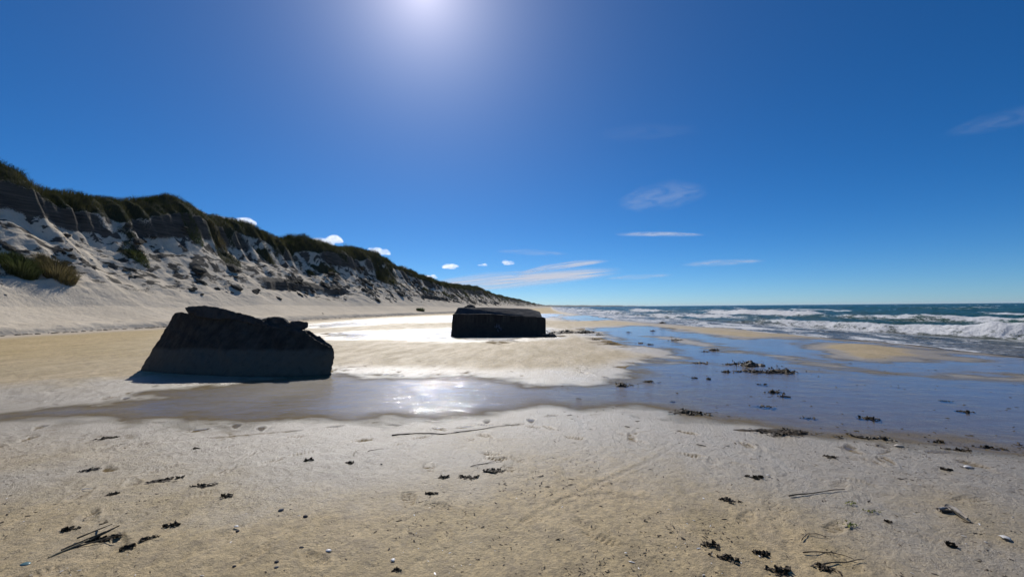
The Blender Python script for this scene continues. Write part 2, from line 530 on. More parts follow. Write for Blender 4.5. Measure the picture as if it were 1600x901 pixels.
def beach_base(X, Y):
    """sand height relative to the pool level (0)"""
    sd = np.full(X.shape, 1e9)
    for p in POOLS: sd = np.minimum(sd, sdf_poly(X, Y, p))
    for p in LANDS: sd = np.maximum(sd, -sdf_poly(X, Y, p))
    rw = dist_line(X, Y, RIDGE)
    sd = np.maximum(sd, .20 - rw)
    R = np.hypot(X, Y)
    wob = (.010 * fbm(X / 1.7 + Y * .12, Y / 2.6, 81, 5) + .006 * fbm(X / .7 + Y * .5, Y / .5, 82, 4)) * np.clip(R / 9, .6, 2.2)
    land = .007 * np.clip(sd, 0, 1.2) + .036 * sstep(.4, 6, sd)
    h = np.where(sd > 0, land, np.maximum(.014 * sd, -.020)) + wob * sstep(1.5, -.2, -np.abs(sd) + .0)
    h = h + .012 * fbm(X / 5, Y / 5, 83, 3) * sstep(.5, 3, sd)
    for p in LANDS:
        h = h + .03 * sstep(0., -1.2, sdf_poly(X, Y, p))
    # sea side: the foreshore slopes down under the waves
    o = X - shore_x(Y)
    h = np.where(o > -1.0, h - .03 * np.clip(o + .2, 0, 40), h)
    # towards the dunes the upper beach is dry and rises
    t = dune_t(X, Y) * CREST_S
    dry = sstep(-5., -.5, t + 1.2 * fbm(X / 4, Y / 4, 85, 3)) 
    h = h + .10 * sstep(-9, 0, t)
    return h, sd, dry


FOOT = []


def add_marks(X, Y, h, sd):
    """footprints, tyre tracks, pitted sand"""
    R = np.hypot(X, Y)
    near = np.where((R < 26) & (Y > 0) & (sd > -.1))[0]
    x, y = X[near], Y[near]
    dz = np.zeros(len(near))
    rg = np.random.default_rng(11)
    # walking lines of footprints
    walks = []
    for k in range(26):
        a = rg.uniform(-math.pi, math.pi) if k > 12 else rg.normal(.1, .35) + math.pi / 2
        c = np.array([rg.uniform(-7, 6), rg.uniform(2.2, 9)])
        n = rg.integers(4, 14)
        for i in range(n):
            p = c + np.array([math.cos(a), math.sin(a)]) * .68 * i + np.array([-math.sin(a), math.cos(a)]) * (.11 if i % 2 else -.11)
            walks.append((p[0], p[1], a + rg.normal(0, .12), rg.uniform(.6, 1.2)))
    for k in range(170):
        walks.append((rg.uniform(-9, 8), 2.2 + abs(rg.normal(0, 3.6)), rg.uniform(0, 6.28), rg.uniform(.35, 1.0)))
    order = np.argsort(x); xs = x[order]
    for (fx, fy, a, s) in walks:
        sf = 1.0
        i0, i1 = np.searchsorted(xs, [fx - .35, fx + .35])
        ids = order[i0:i1]
        ids = ids[np.abs(y[ids] - fy) < .35]
        if not len(ids): continue
        dx, dy = x[ids] - fx, y[ids] - fy
        l = dx * math.cos(a) + dy * math.sin(a); w = -dx * math.sin(a) + dy * math.cos(a)
        w = w / (1 + .25 * np.sin(l * 12))
        q = np.sqrt((l / .145) ** 2 + (w / .055) ** 2)
        q = q + .18 * vn(x[ids] * 30, y[ids] * 30, 91)
        dz[ids] += s * sf * (-.011 * sstep(1.15, .7, q) * (1 + .6 * np.sin(l * 160)) + .005 * np.exp(-((q - 1.3) / .25) ** 2))
    tracks = [([(-60, 742), (0, 729), (90, 713), (180, 698), (330, 684), (470, 672)], .05, .012),
              ([(-60, 770), (0, 757), (120, 733), (240, 712)], .05, .009),
              ([(0, 548), (120, 541), (200, 540), (250, 538)], .14, .07),
              ([(0, 560), (120, 551), (240, 546)], .14, .07),
              ([(0, 573), (110, 562), (230, 556)], .12, .07),
              ([(800, 815), (860, 785), (930, 752), (1010, 716), (1060, 690)], .05, -.008),
              ([(815, 818), (880, 784), (950, 752), (1030, 716)], .035, .010),
              ([(1190, 700), (1200, 740), (1208, 800), (1235, 860), (1250, 905)], .05, .010),
              ([(1180, 690), (1230, 720), (1275, 760)], .05, -.006),
              ([(840, 655), (950, 646), (1080, 652), (1180, 660)], .03, -.010),
              ([(840, 640), (930, 634), (1060, 640)], .04, -.012)]
    for pts, w, dep in tracks:
        d = dist_line(x, y, gpts(pts)) + .012 * vn(x * 9, y * 9, 93)
        dep = dep * .5
        dz += -dep * sstep(w, w * .3, d) * (.6 + .5 * vn(x * 5, y * 5, 95)) + dep * .5 * np.exp(-((d - w * 1.35) / (w * .35)) ** 2)
    # pitted, trampled texture
    lump = fbm(x * 4.2, y * 4.2, 96, 4)
    dz += .009 * lump * sstep(.1, 1.5, sd[near]) * (.5 + .7 * sstep(-.3, .4, fbm(x / 1.3, y / 1.3, 97, 2)))
    dz += .0075 * fbm(x * 13, y * 13, 98, 3) * sstep(.1, 1., sd[near])
    h[near] += dz * sstep(26, 18, R[near]) * sstep(-.05, .5, sd[near])
    return h


# ---- beach sheet: polar grid, dense in front
def polar(r0, r1, nr, fine_n, a0, a1, coarse_n=60):
    r = np.geomspace(r0, r1, nr)
    fa = np.linspace(a0, a1, fine_n)
    ca = np.linspace(a1, a0 + 2 * math.pi, coarse_n + 2)[1:-1]
    a = np.concatenate([fa, ca])
    A, Rr = np.meshgrid(a, r)
    return (Rr * np.cos(A)).ravel(), (Rr * np.sin(A)).ravel(), nr, len(a)


FWD = math.radians(96)
rr = np.concatenate([np.geomspace(.15, 1.9, 24)[:-1], np.geomspace(1.9, 40, 520)[:-1], np.geomspace(40, 7000, 240)])
aa = np.concatenate([np.linspace(FWD - math.radians(62), FWD + math.radians(62), 860),
                     np.linspace(FWD + math.radians(62), FWD + math.radians(298), 74)[1:-1]])
A_, R_ = np.meshgrid(aa, rr)
X, Y = (R_ * np.cos(A_)).ravel(), (R_ * np.sin(A_)).ravel()
h, sd, dry = beach_base(X, Y)
h = add_marks(X, Y, h, sd)
wet = sstep(.045, .004, h + .012 * fbm(X / 1.4, Y / 1.4, 101, 4)) * sstep(4.5, .0, sd + 1.2 * fbm(X / 2, Y / 3, 103, 3))
wet = np.maximum(wet, sstep(-3, 0, X - shore_x(Y)))
moist = .25 * sstep(14, 3, sd)
wet = wet * (1 - .5 * sstep(10.5, 12.5, Y) * sstep(.2, 1.6, sd + .7 * fbm(X / 2, Y / 2, 107, 3)) * sstep(45, 30, Y))
moist = np.maximum(moist, (1 - .9 * sstep(10., 11.5, Y + .05 * X)) * sstep(4.2, .4, sd + 1.6 * fbm(X / 1.6, Y / 1.1, 105, 4)))
wet = np.clip(np.maximum(wet, moist), 0, 1) * (1 - dry)
keep = (dune_t(X, Y) * CREST_S < 1.5) & (X - shore_x(Y) < 60)
fc = grid_faces(len(rr), len(aa), keep, wrap=True)
V = np.stack([X, Y, h], 1)
V2, f2, at2 = compact(V, fc, dict(wet=wet, dry=dry, sub=sstep(.002, -.004, h)))
beach = link("beach", mesh_from("beach", V2, f2, MAT['sand'], True, at2))
tag(beach, kind='structure')

# ---- pools: flat sheet of water where the sand lies lower
k2 = (h < .006) & (sd < .45) & (X - shore_x(Y) < 1.5) & (dune_t(X, Y) < 0) & (R_.ravel() < 2500)
fw = grid_faces(len(rr), len(aa), None, wrap=True)
fw = fw[k2[fw].any(1) & (rr[fw[:, 0] // len(aa)] > 1.5)]
ripple = .24 + .34 * sstep(5., -1., X) + .42 * sstep(14, 22, Y) * sstep(3., -3., X)
ripple = ripple * (.6 + .5 * sstep(-.4, .4, fbm(X / 3, Y / 3, 111, 3)))
Vw, fw2, atw = compact(np.stack([X, Y, np.zeros_like(X)], 1), fw, dict(ripple=ripple, depth=np.clip(-h / .014, 0, 1)))
pool = link("tide_pool_water", mesh_from("tide_pool_water", Vw, fw2, MAT['pool'], True, atw))
tag(pool, kind='structure')


def ground_z(x, y):
    hh, _, _ = beach_base(np.array([x]), np.array([y]))
    return max(float(hh[0]), -.01)


# ------------------------------------------------------------------ sea
rs = np.concatenate([np.geomspace(9, 90, 420)[:-1], np.geomspace(90, 12000, 420)])
as_ = np.linspace(math.radians(-25), math.radians(99), 1000)
A_, R_ = np.meshgrid(as_, rs)
SX, SY = (R_ * np.cos(A_)).ravel(), (R_ * np.sin(A_)).ravel()
SR = R_.ravel()
o = SX - shore_x(SY)
wob = 1.5 * vn(SY / 14., 0 * SY, 121) + .5 * vn(SY / 4., o / 6, 122)
foam = np.zeros_like(o); z = np.zeros_like(o); crest = np.zeros_like(o)
# (offset, height, front width, back width, along-shore wavelength, presence bias, foam)
for k, (ok, A, wf, wb, ws, bias, fm) in enumerate([
        (1.8, .07, .5, 1.5, 7, .5, .9), (4.3, .14, .6, 1.6, 9, .3, .8),
        (8.2, .46, .8, 2.0, 12, .40, .78), (14.5, .35, 1.0, 3, 18, .0, 1.0), (24, .62, 1.3, 4, 30, .15, 1.0),
        (36, .55, 1.6, 5, 26, -.25, .9), (52, .55, 2, 6, 30, -.35, .8), (75, .6, 2.5, 8, 36, -.4, .8), (105, .6, 3, 9, 40, -.4, .7)]):
    drift = ok * (1 + .10 * vn(SY / 60., 0 * SY, 130 + k))
    q = o - drift - wob * min(1, ok / 6)
    pres = np.clip(bias + 1.1 * vn(SY / ws, 0 * SY + k, 140 + k), 0, 1)
    if ok == 8.2:
        pres = np.clip(pres + .25, 0, 1)
        A = A + .22 * np.exp(-((SY - 20.5) / 3.2) ** 2)
    if ok == 24:      # the long second breaker off to the right
        pres = np.maximum(pres, sstep(95, 84, SY) * sstep(50, 60, SY))
    prof = np.where(q < 0, np.exp(-(q / wf) ** 2), np.exp(-(q / wb) ** 2))
    z += A * prof * (.35 + .65 * pres)
    crest = np.maximum(crest, A * prof * .9)
    front = np.where(q < .35 * wf, np.exp(-((q - .0) / (wf * 2.2)) ** 2), np.exp(-((q - .35 * wf) / (wb * .35)) ** 2))
    foam = np.maximum(foam, fm * pres * front)
amp = sstep(3, 14, o)
chop = .18 * fbm(SX / 1.4, SY / 2.4, 151, 3) + .30 * fbm(SX / 5., SY / 11., 155, 3)
far = sstep(40, 120, o)
chop = chop + far * (.45 * fbm(SX / 9., SY / 20., 158, 3))
z += amp * chop
jag = np.clip(foam - .35, 0, 1)
z += jag * (.30 * fbm(SX * 1.3, SY * 1.0, 161, 4) + .26 * np.abs(fbm(SX * 3.0, SY * 2.6, 165, 3))) * sstep(2, 7, o)
# swash film: lace of foam over a thin sheet
foam = np.maximum(foam, .50 * sstep(.0, .6, o) * sstep(9, 6, o) + .22 * vn(SX / .9, SY / 3.4, 171) * sstep(9, 6, o))
foam = np.maximum(foam, sstep(.5, .0, np.abs(o - .22)) * .85 * (.7 + .4 * vn(SY / 1.7, 0 * SY, 173)))
# whitening towards the far surf line in the middle of the picture
foam = np.maximum(foam, sstep(48, 90, SY) * sstep(34, 10, o) * sstep(0, .5, o) * (.62 + .45 * fbm(SX / 3.5, SY / 14., 175, 3)))
foam = np.maximum(foam, sstep(20, 60, o) * (.02 + .80 * sstep(.30, .62, fbm(SX / 6., SY / 20., 177, 4))))
shallow = sstep(13, 1, o + 1.5 * vn(SX / 3, SY / 5, 179))
zs = .012 + .03 * sstep(0, 1.5, o) + z * sstep(.3, 2.2, o) 
keep = o > -.05
fs = grid_faces(len(rs), len(as_))
fs = fs[keep[fs].all(1)]
Vs, fs2, ats = compact(np.stack([SX, SY, zs], 1), fs, dict(foam=foam, shallow=shallow, crest=np.clip(crest, 0, 1)))
sea = link("sea", mesh_from("sea", Vs, fs2, MAT['sea'], True, ats))
tag(sea, kind='structure')

# droplets thrown up by the breakers
def puff_mesh(name, P, S, mat):
    base = np.array([(1, 0, 0), (-1, 0, 0), (0, 1, 0), (0, -1, 0), (0, 0, 1), (0, 0, -1)], float)
    fb = np.array([(0, 2, 4), (2, 1, 4), (1, 3, 4), (3, 0, 4), (2, 0, 5), (1, 2, 5), (3, 1, 5), (0, 3, 5)])
    Vp = (P[:, None, :] + base[None] * S[:, None, None]).reshape(-1, 3)
    Fp = (fb[None] + (np.arange(len(P)) * 6)[:, None, None]).reshape(-1, 3)
    return mesh_from(name, Vp, Fp, mat)


foam_mat = simple_mat("white_foam", (.82, .83, .84), (.88, .89, .9), 3, .9, 0)
rg = np.random.default_rng(5)
hot = np.where((foam > .8) & (z > .35) & (SR < 110) & (SY > 12))[0]
w = np.where((SY[hot] > 17) & (SY[hot] < 24), 6., 1.) * z[hot] ** 2
pick = rg.choice(hot, 12000, p=w / w.sum())
P = np.stack([SX[pick], SY[pick], zs[pick]], 1) + rg.normal(0, .12, (len(pick), 3))
boost = np.exp(-((P[:, 1] - 20.5) / 2.) ** 2)
P[:, 2] += np.abs(rg.normal(0, .06, len(pick))) + boost * np.abs(rg.normal(0, .22, len(pick)))
S = rg.uniform(.005, .016, len(pick)) * (1 - .3 * boost)
spray = link("sea_spray", puff_mesh("sea_spray", P, S, foam_mat))
tag(spray, kind='stuff')

# ------------------------------------------------------------------ dune
dy = np.concatenate([np.linspace(-60, 8, 60)[:-1], np.geomspace(8, 3500, 1050)])
dt = np.concatenate([np.linspace(-.02, .03, 10)[:-1], np.linspace(.03, .45, 80)[:-1], np.linspace(.45, 1.08, 190)[:-1], np.linspace(1.08, 2.6, 30)])
T, DY = np.meshgrid(dt, dy)
T, DY = T.ravel(), DY.ravel()
DX = base_x(DY) - T * CREST_S
DZ, turf, soil_shade = dune_h(DX, DY)
hb, _, _ = beach_base(DX, DY)
DZ = DZ + hb * sstep(.25, .0, T) - .02 * sstep(.004, -.01, T)
dune = link("dune", mesh_from("dune", np.stack([DX, DY, DZ], 1), grid_faces(len(dy), len(dt)), MAT['dune'], True, dict(turf=turf, soil_shade=soil_shade)))
tag(dune, kind='structure')


def dune_z(x, y):
    x = np.atleast_1d(np.asarray(x, float)); y = np.atleast_1d(np.asarray(y, float))
    zz, tf, so = dune_h(x, y)
    hb, _, _ = beach_base(x, y)
    return zz + hb * sstep(.25, 0, dune_t(x, y)), tf, so


def dune_hit(u, v):
    d = ray(u, v)
    s = np.linspace(20, 400, 6000)
    x, y, zz = d.x * s, d.y * s, EYE + d.z * s
    hz, _, _ = dune_z(x, y)
    ok = np.where((zz < hz) & (dune_t(x, y) > -.2))[0]
    i = ok[0] if len(ok) else len(s) - 1
    return Vector((x[i], y[i], hz[i])), s[i]


# ---- grass blades
def blades(P, L, W, lean, az, mat, name):
    n = len(P)
    side = np.stack([-np.sin(az), np.cos(az), 0 * az], 1)
    dirh = np.stack([np.cos(az), np.sin(az), 0 * az], 1)
    up = np.array([0, 0, 1.])
    mid = P + dirh * (L * lean * .35)[:, None] + up * (L * .62)[:, None]
    tip = P + dirh * (L * lean)[:, None] + up * (L * (1 - .35 * lean))[:, None]
    tw = rg.uniform(0, math.pi, n)
    side = side * np.cos(tw)[:, None] + dirh * np.sin(tw)[:, None]
    w = (W * .5)[:, None]
    Vb = np.stack([P - side * w, P + side * w, mid + side * w * .8, mid - side * w * .8, tip], 1).reshape(-1, 3)
    i = np.arange(n)[:, None] * 5
    return mesh_from(name, Vb, [i + np.array([[0, 1, 2, 3]]), i + np.array([[3, 2, 4]])], mat)


def blade_field(n, ylo, yhi, seed):
    g = np.random.default_rng(seed)
    Yb = np.exp(g.uniform(math.log(ylo), math.log(yhi), n * 3))
    Tb = g.uniform(.55, 1.25, n * 3)
    Xb = base_x(Yb) - Tb * CREST_S
    zz, tf, so = dune_z(Xb, Yb)
    clump = sstep(-.15, .3, fbm(Xb / .9, Yb / .9, 201, 3))
    p = tf * np.where(Tb > .86, .5 + .5 * clump, clump)
    k = np.where(g.random(n * 3) < p)[0][:n]
    return np.stack([Xb[k], Yb[k], zz[k] - .03], 1), Yb[k]


Pg, Yg = blade_field(150000, 18, 900, 22)
nb = len(Pg)
sc = np.clip(Yg / 70, .75, 3.0)
tall = .75 + .55 * sstep(-.3, .5, fbm(Pg[:, 0] / 3, Pg[:, 1] / 3, 205, 2))
Lg = rg.uniform(.45, 1.05, nb) * tall * np.clip(sc, .8, 1.5)
az = rg.normal(math.radians(35), 1.2, nb)     # bent by the sea wind, mostly inland and along the shore
az = np.where(rg.random(nb) < .7, rg.normal(math.radians(150), .7, nb), az)
grass = link("marram_grass", blades(Pg, Lg, rg.uniform(.02, .045, nb) * sc, rg.uniform(.25, .9, nb), az, MAT['grass'], "marram_grass"))
tag(grass, kind='stuff')


def tussock(name, u, v, wpx, hpx, mat, label, group=None, n=1400, lean_az=math.radians(150)):
    p, dist = dune_hit(u, v)
    W = wpx / F * dist * .5; H = hpx / F * dist
    a = rg.uniform(0, 2 * math.pi, n); r = np.sqrt(rg.random(n))
    x = p.x + r * np.cos(a) * W * .8; y = p.y + r * np.sin(a) * W * .6
    zz, _, _ = dune_z(x, y)
    L = H * rg.uniform(.6, 1.25, n) * (1 - .45 * r)
    azb = np.where(rg.random(n) < .6, rg.normal(lean_az, .6, n), a)
    me = blades(np.stack([x, y, zz - .04], 1) - np.array([p.x, p.y, p.z]), L, rg.uniform(.015, .035, n) * max(1, dist / 60), rg.uniform(.35, 1.0, n), azb, mat, name)
    o = link(name, me); o.location = p
    tag(o, label, "grass tussock", group)
    return o


GT = "isolated grass tussocks on the dune face"
tussock("grass_tussock", 30, 424, 58, 34, MAT['tuft'], "large green grass tussock low on the pale sand, at the left edge", GT, 2600)
tussock("grass_tussock", 88, 429, 66, 30, MAT['straw'], "large golden dry grass tussock beside the green one on pale sand", GT, 2600)
tussock("grass_tussock", 214, 400, 44, 12, MAT['tuft'], "flat olive grass tussock half way up the slope under the first scarp", GT, 1100)
tussock("grass_tussock", 300, 362, 40, 12, MAT['tuft'], "grass tussock on a sand ledge between two dark scarps below the crest", GT, 1000)
tussock("grass_tussock", 340, 372, 36, 12, MAT['straw'], "tan grass tussock on the dune shoulder under the dark crest", GT, 1000)
tussock("grass_tussock", 657, 486, 15, 8, MAT['tuft'], "small round grass tussock alone at the foot of the far dune", GT, 600)


# ------------------------------------------------------------------ rocks, clods
def ico(sub):
    bm = bmesh.new(); bmesh.ops.create_icosphere(bm, subdivisions=sub, radius=1)
    Vv = np.array([v.co[:] for v in bm.verts]); Ff = np.array([[v.index for v in f.verts] for f in bm.faces])
    bm.free()
    return Vv, Ff


ICO2, ICO3 = ico(2), ico(3)


def lump_arrays(seed, size, sub=ICO2, rough=.35, freq=1.4, flat=True):
    Vv, Ff = sub
    d = 1 + rough * n3(Vv, freq, seed, 3) + rough * .35 * n3(Vv, freq * 3, seed + 11, 2)
    P = Vv * d[:, None] * np.array(size)
    if flat: P[:, 2] = np.maximum(P[:, 2], -.25 * size[2])
    return P, Ff


clod_mesh = []
for k in range(10):
    g = random.Random(k)
    P, Fq = lump_arrays(300 + k, (1, g.uniform(.5, .8), g.uniform(.4, .7)), ICO2, .6, 1.5, False)
    clod_mesh.append(mesh_from("turf_clod", P, Fq, MAT['clod'], False))


def put_clod(u, v, wpx, label, name="turf_clod", group="isolated dark clumps on the lower dune sand", asp=.6):
    p, dist = dune_hit(u, v)
    o = link(name, clod_mesh[int(u) % 10])
    s = wpx / F * dist * .36
    o.location = p + Vector((0, 0, s * .12)); o.scale = (s, s, s * asp)
    o.rotation_euler = (0, .5, random.uniform(-.6, .6))
    tag(o, label, "turf clod", group)
    return o


for a in [(15, 388, 26, "dark turf clod at the left edge just above the big green tussock"),
          (310, 424, 34, "wide dark turf clod above the smooth sand, upper of a pair"),
          (314, 441, 24, "dark turf clod just below the wide one of the pair"),
          (362, 420, 32, "ragged dark turf clod to the right of the stacked pair"),
          (370, 451, 24, "round dark turf clod alone on smooth sand above the broken bunker"),
          (399, 458, 14, "small flat turf clod on smooth sand right of the round one"),
          (436, 467, 14, "small crumbly turf clod, lowest on the sand above the bunker rubble"),
          (509, 447, 26, "dark turf clod under the long middle scarp, edge of the smooth sand"),
          (625, 460, 24, "dark turf clod on the far dune slope above the small round tussock"),
          (505, 490, 5, "tiny dark clod alone on the flat dry sand at the dune foot"),
          (215, 378, 30, "broad dark turf clod directly under the long dark left scarp")]:
    put_clod(*a)

# many look-alike clods shed from the scarps
g = np.random.default_rng(31)
cand = 12000
Yc = np.exp(g.uniform(math.log(20), math.log(260), cand)); Tc = g.uniform(.36, .82, cand)
Xc = base_x(Yc) - Tc * CREST_S
dens = sstep(-.05, .45, fbm(Xc / 3.5 + Yc / 6, Yc / 5., 211, 3)) * sstep(.34, .55, Tc + .06 * vn(Yc / 8, Tc, 213))
ids = np.where(g.random(cand) < dens)[0]
sz = np.abs(g.normal(0, .13, len(ids))) + .07
key = np.argsort(-sz / np.hypot(Xc[ids], Yc[ids]))
ids, sz = ids[key], sz[key]
Zc, _, _ = dune_z(Xc, Yc)
NB = 230
CL = "dark turf clod lying among many on the pale upper dune slope"
for q, i in enumerate(ids[:NB]):
    o = link("turf_clod", clod_mesh[q % 10])
    s = sz[q] * np.clip(Yc[i] / 55, .8, 2.4)
    o.location = (Xc[i], Yc[i], Zc[i] + s * .1)
    o.scale = (s, s * 1.9, s * .7)
    o.rotation_euler = (g.normal(0, .2), .55 + g.normal(0, .2), g.normal(0, .5))
    tag(o, CL, "turf clod", "turf clods scattered on the dune slope")
Ps, Fs_ = [], []
off = 0
tinyV, tinyF = ico(1)
for q in range(NB, len(ids)):
    i = ids[q]
    s = sz[q] * .55 * np.clip(Yc[i] / 60, .7, 2)
    d = 1 + .5 * vn(tinyV[:, 0] * 2 + q, tinyV[:, 1] * 2 + tinyV[:, 2], 5)
    Pq = tinyV * d[:, None] * np.array([s * 1.9, s, s * .6])
    c_, s_ = math.cos(.6), math.sin(.6)
    Pq = np.stack([Pq[:, 0] * c_ - Pq[:, 1] * s_, Pq[:, 0] * s_ + Pq[:, 1] * c_, Pq[:, 2] - .55 * Pq[:, 0]], 1)
    Ps.append(Pq + np.array([Xc[i], Yc[i], Zc[i]])); Fs_.append(tinyF + off); off += len(tinyV)
if Ps:
    tag(link("turf_debris", mesh_from("turf_debris", np.concatenate(Ps), np.concatenate(Fs_), MAT['clod'], False)), kind='stuff')


# ------------------------------------------------------------------ bunkers
def voxel(me, size, name, mat):
    o = bpy.data.objects.new("tmp", me); COL.objects.link(o)
    md = o.modifiers.new("r", 'REMESH'); md.mode = 'VOXEL'; md.voxel_size = size; md.use_smooth_shade = True
    dg = bpy.context.evaluated_depsgraph_get()
    me2 = bpy.data.meshes.new_from_object(o.evaluated_get(dg))
    bpy.data.objects.remove(o)
    me2.name = name
    me2.materials.clear(); me2.materials.append(mat)
    return me2


def prism(front, back):
    bm = bmesh.new()
    f = [bm.verts.new(p) for p in front]; b = [bm.verts.new(p) for p in back]
    n = len(f)
    bm.faces.new(f); bm.faces.new(b[::-1])
    for i in range(n):
        bm.faces.new((f[i], b[i], b[(i + 1) % n], f[(i + 1) % n]))
    bmesh.ops.recalc_face_normals(bm, faces=bm.faces)
    bmesh.ops.triangulate(bm, faces=bm.faces)
    me = bpy.data.meshes.new("prism"); bm.to_mesh(me); bm.free()
    return me


def displace(me, terms, extra=None):
    n = len(me.vertices)
    co = np.empty(n * 3, np.float32); me.vertices.foreach_get("co", co); co = co.reshape(-1, 3).astype(float)
    no = np.empty(n * 3, np.float32); me.vertex_normals.foreach_get("vector", no); no = no.reshape(-1, 3)
    d = 0
    for amp, sc_, seed, mode in terms:
        v = n3(co, sc_, seed, 4)
        if mode == 'ridge': v = -np.abs(v)
        d = d + amp * v
    co = co + no * np.asarray(d)[:, None]
    if extra is not None: co = extra(co)
    me.vertices.foreach_set("co", co.astype(np.float32).ravel())
    me.update()
    return me


class Plane:
    def __init__(s, p0, p1, lean):
        s.p0 = p0; b = (p1 - p0); b.z = 0; s.b = b.normalized()
        s.k = Vector((-s.b.y, s.b.x, 0))
        if s.k.y < 0: s.k = -s.k
        s.up = Vector((0, 0, 1)) * math.cos(lean) + s.k * math.sin(lean)
        s.n = s.b.cross(s.up)

    def hit(s, u, v, push=0.):
        d = ray(u, v); o = Vector((0, 0, EYE)); p0 = s.p0 + s.k * push
        t = (p0 - o).dot(s.n) / d.dot(s.n)
        return o + d * t


# --- near, tilted and broken bunker
PL = Plane(gpt(214, 580), gpt(517, 586), math.radians(19))
outl = [(196, 616), (216, 580), (236, 548), (256, 514), (273, 487), (284, 486.5), (300, 490), (350, 494), (400, 498), (430, 503), (456, 508),
        (477, 516), (496, 531), (522, 543), (523.5, 559), (519, 586), (519, 625)]
vd = ray(372, 540); vd.z = 0; vd.normalize()
fr = [PL.hit(*p) for p in outl]
bk = []
for p, (u, v) in zip(fr, outl):
    q = p + vd * (3.1 - .5 * (p - PL.p0).dot(PL.b) / 5)
    q.z -= .35 if p.z > .5 else .0
    bk.append(q)
root1 = empty("broken_bunker", PL.hit(370, 588))
root1.location.z = 0
tag(root1, "tilted broken concrete bunker, black with a paler band low down, sunk in wet sand", "bunker")
me = voxel(prism(fr, bk), .045, "concrete_block", MAT['con1'])
Lw = (gpt(517, 586) - gpt(216, 580)).length


def bulge(co):
    s = (co - np.array(PL.p0)) @ np.array(PL.b) / Lw
    dpt = (co - np.array(PL.p0)) @ np.array(PL.k)
    am = .75 * np.clip(1 - (2 * s - 1.0) ** 2, 0, 1) * sstep(1.75, -.2, co[:, 2]) * sstep(1.6, .2, dpt)
    return co - am[:, None] * np.array(vd)


displace(me, [(.04, .9, 401, ''), (.05, 2.6, 405, 'ridge'), (.02, 8, 409, '')], bulge)
child("concrete_block", me, root1)
# the split roof slab lying on top
so = [(288, 479.5), (300, 476.8), (331, 477.5), (362, 483), (386, 490), (407, 497), (424, 507), (446, 513), (478, 517), (470, 523), (436, 518), (402, 509),
      (372, 501), (340, 498), (312, 496), (297, 491)]
f_ = [PL.hit(*p, .85) if 0 else PL.hit(*p) - vd * .14 for p in so]
f_ = [p + vd * .0 for p in f_]
b_ = [p + vd * 2.0 + Vector((0, 0, -.22)) for p in f_]
me = voxel(prism(f_, b_), .035, "roof_slab", MAT['rub'])
displace(me, [(.035, 1.8, 421, ''), (.06, 4.5, 425, 'ridge'), (.025, 11, 429, '')])
child("roof_slab", me, root1)
for k, pl in enumerate([[(404, 508), (411, 497), (420, 494.5), (432, 494), (443, 497.5), (456, 507), (452, 514), (426, 514)],
                        [(451, 509), (457, 500.5), (470, 500), (482, 502.5), (481.5, 512), (472, 515.5), (456, 514)],
                        [(476, 517), (484, 516), (502, 527), (521, 541), (516, 548), (492, 536)]]):
    ff = [PL.hit(*p) - vd * (.05 - .12 * (k == 2)) for p in pl]
    bb = [p + vd * .8 + Vector((0, 0, -.05)) for p in ff]
    me = voxel(prism(ff, bb), .03, "rubble_chunk", MAT['rub'])
    displace(me, [(.05, 3, 431 + k, ''), (.06, 7, 435 + k, 'ridge')])
    child("rubble_chunk", me, root1)

# --- far bunker, upright
B0, B1 = gpt(704.5, 525.5), gpt(853, 524.5)
PB = Plane(B0, B1, math.radians(2))
vd2 = ray(778, 500); vd2.z = 0; vd2.normalize()
root2 = empty("whole_bunker", (B0 + B1) / 2)
tag(root2, "upright black concrete bunker with sloped roof edges, standing beyond the broken one", "bunker")
o2 = [(703.5, 540), (704.5, 522), (707.5, 490.5), (760, 490), (848, 495), (853, 496.5), (853.5, 524), (853.5, 540)]
f2_ = [PB.hit(*p) for p in o2]
me = voxel(prism(f2_, [p + vd2 * 4.2 for p in f2_]), .05, "wall", MAT['con2'])
displace(me, [(.03, .8, 441, ''), (.012, 3, 445, 'ridge')])
child("wall", me, root2)
top = [PB.hit(*p) for p in [(708.2, 491.5), (848, 496)]]
lo = [top[0] + vd2 * .05, top[1] + vd2 * .05, top[1] + vd2 * 4.1, top[0] + vd2 * 4.1]


def on_ray(u, v, depth):
    d = ray(u, v); t = depth / (d.x * vd2.x + d.y * vd2.y)
    return Vector((d.x * t, d.y * t, EYE + d.z * t))


dep = (top[0].x * vd2.x + top[0].y * vd2.y)
hi = [on_ray(715.5, 480.2, dep + .5), on_ray(763, 480.0, dep + .55), on_ray(806, 481.8, dep + .55), on_ray(827, 482.2, dep + .55), on_ray(844, 486.5, dep + .5)]
bm = bmesh.new()
pts = lo + hi + [hi[0] + vd2 * 2.6, hi[3] + vd2 * 2.6] + [p + Vector((0, 0, -.25)) for p in lo]
for p in pts: bm.verts.new(p)
bmesh.ops.convex_hull(bm, input=bm.verts)
me0 = bpy.data.meshes.new("hull"); bm.to_mesh(me0); bm.free()
me = voxel(me0, .045, "roof", MAT['roof'])
displace(me, [(.02, 1.3, 451, ''), (.025, 3.5, 455, 'ridge')])
child("roof", me, root2)
P, Fq = lump_arrays(461, (.32, .3, .22), ICO3, .4, 1.6)
P += np.array(on_ray(733, 481, dep + 1.0))
child("rubble_lump", mesh_from("rubble_lump", P, Fq, MAT['rub'], False), root2)
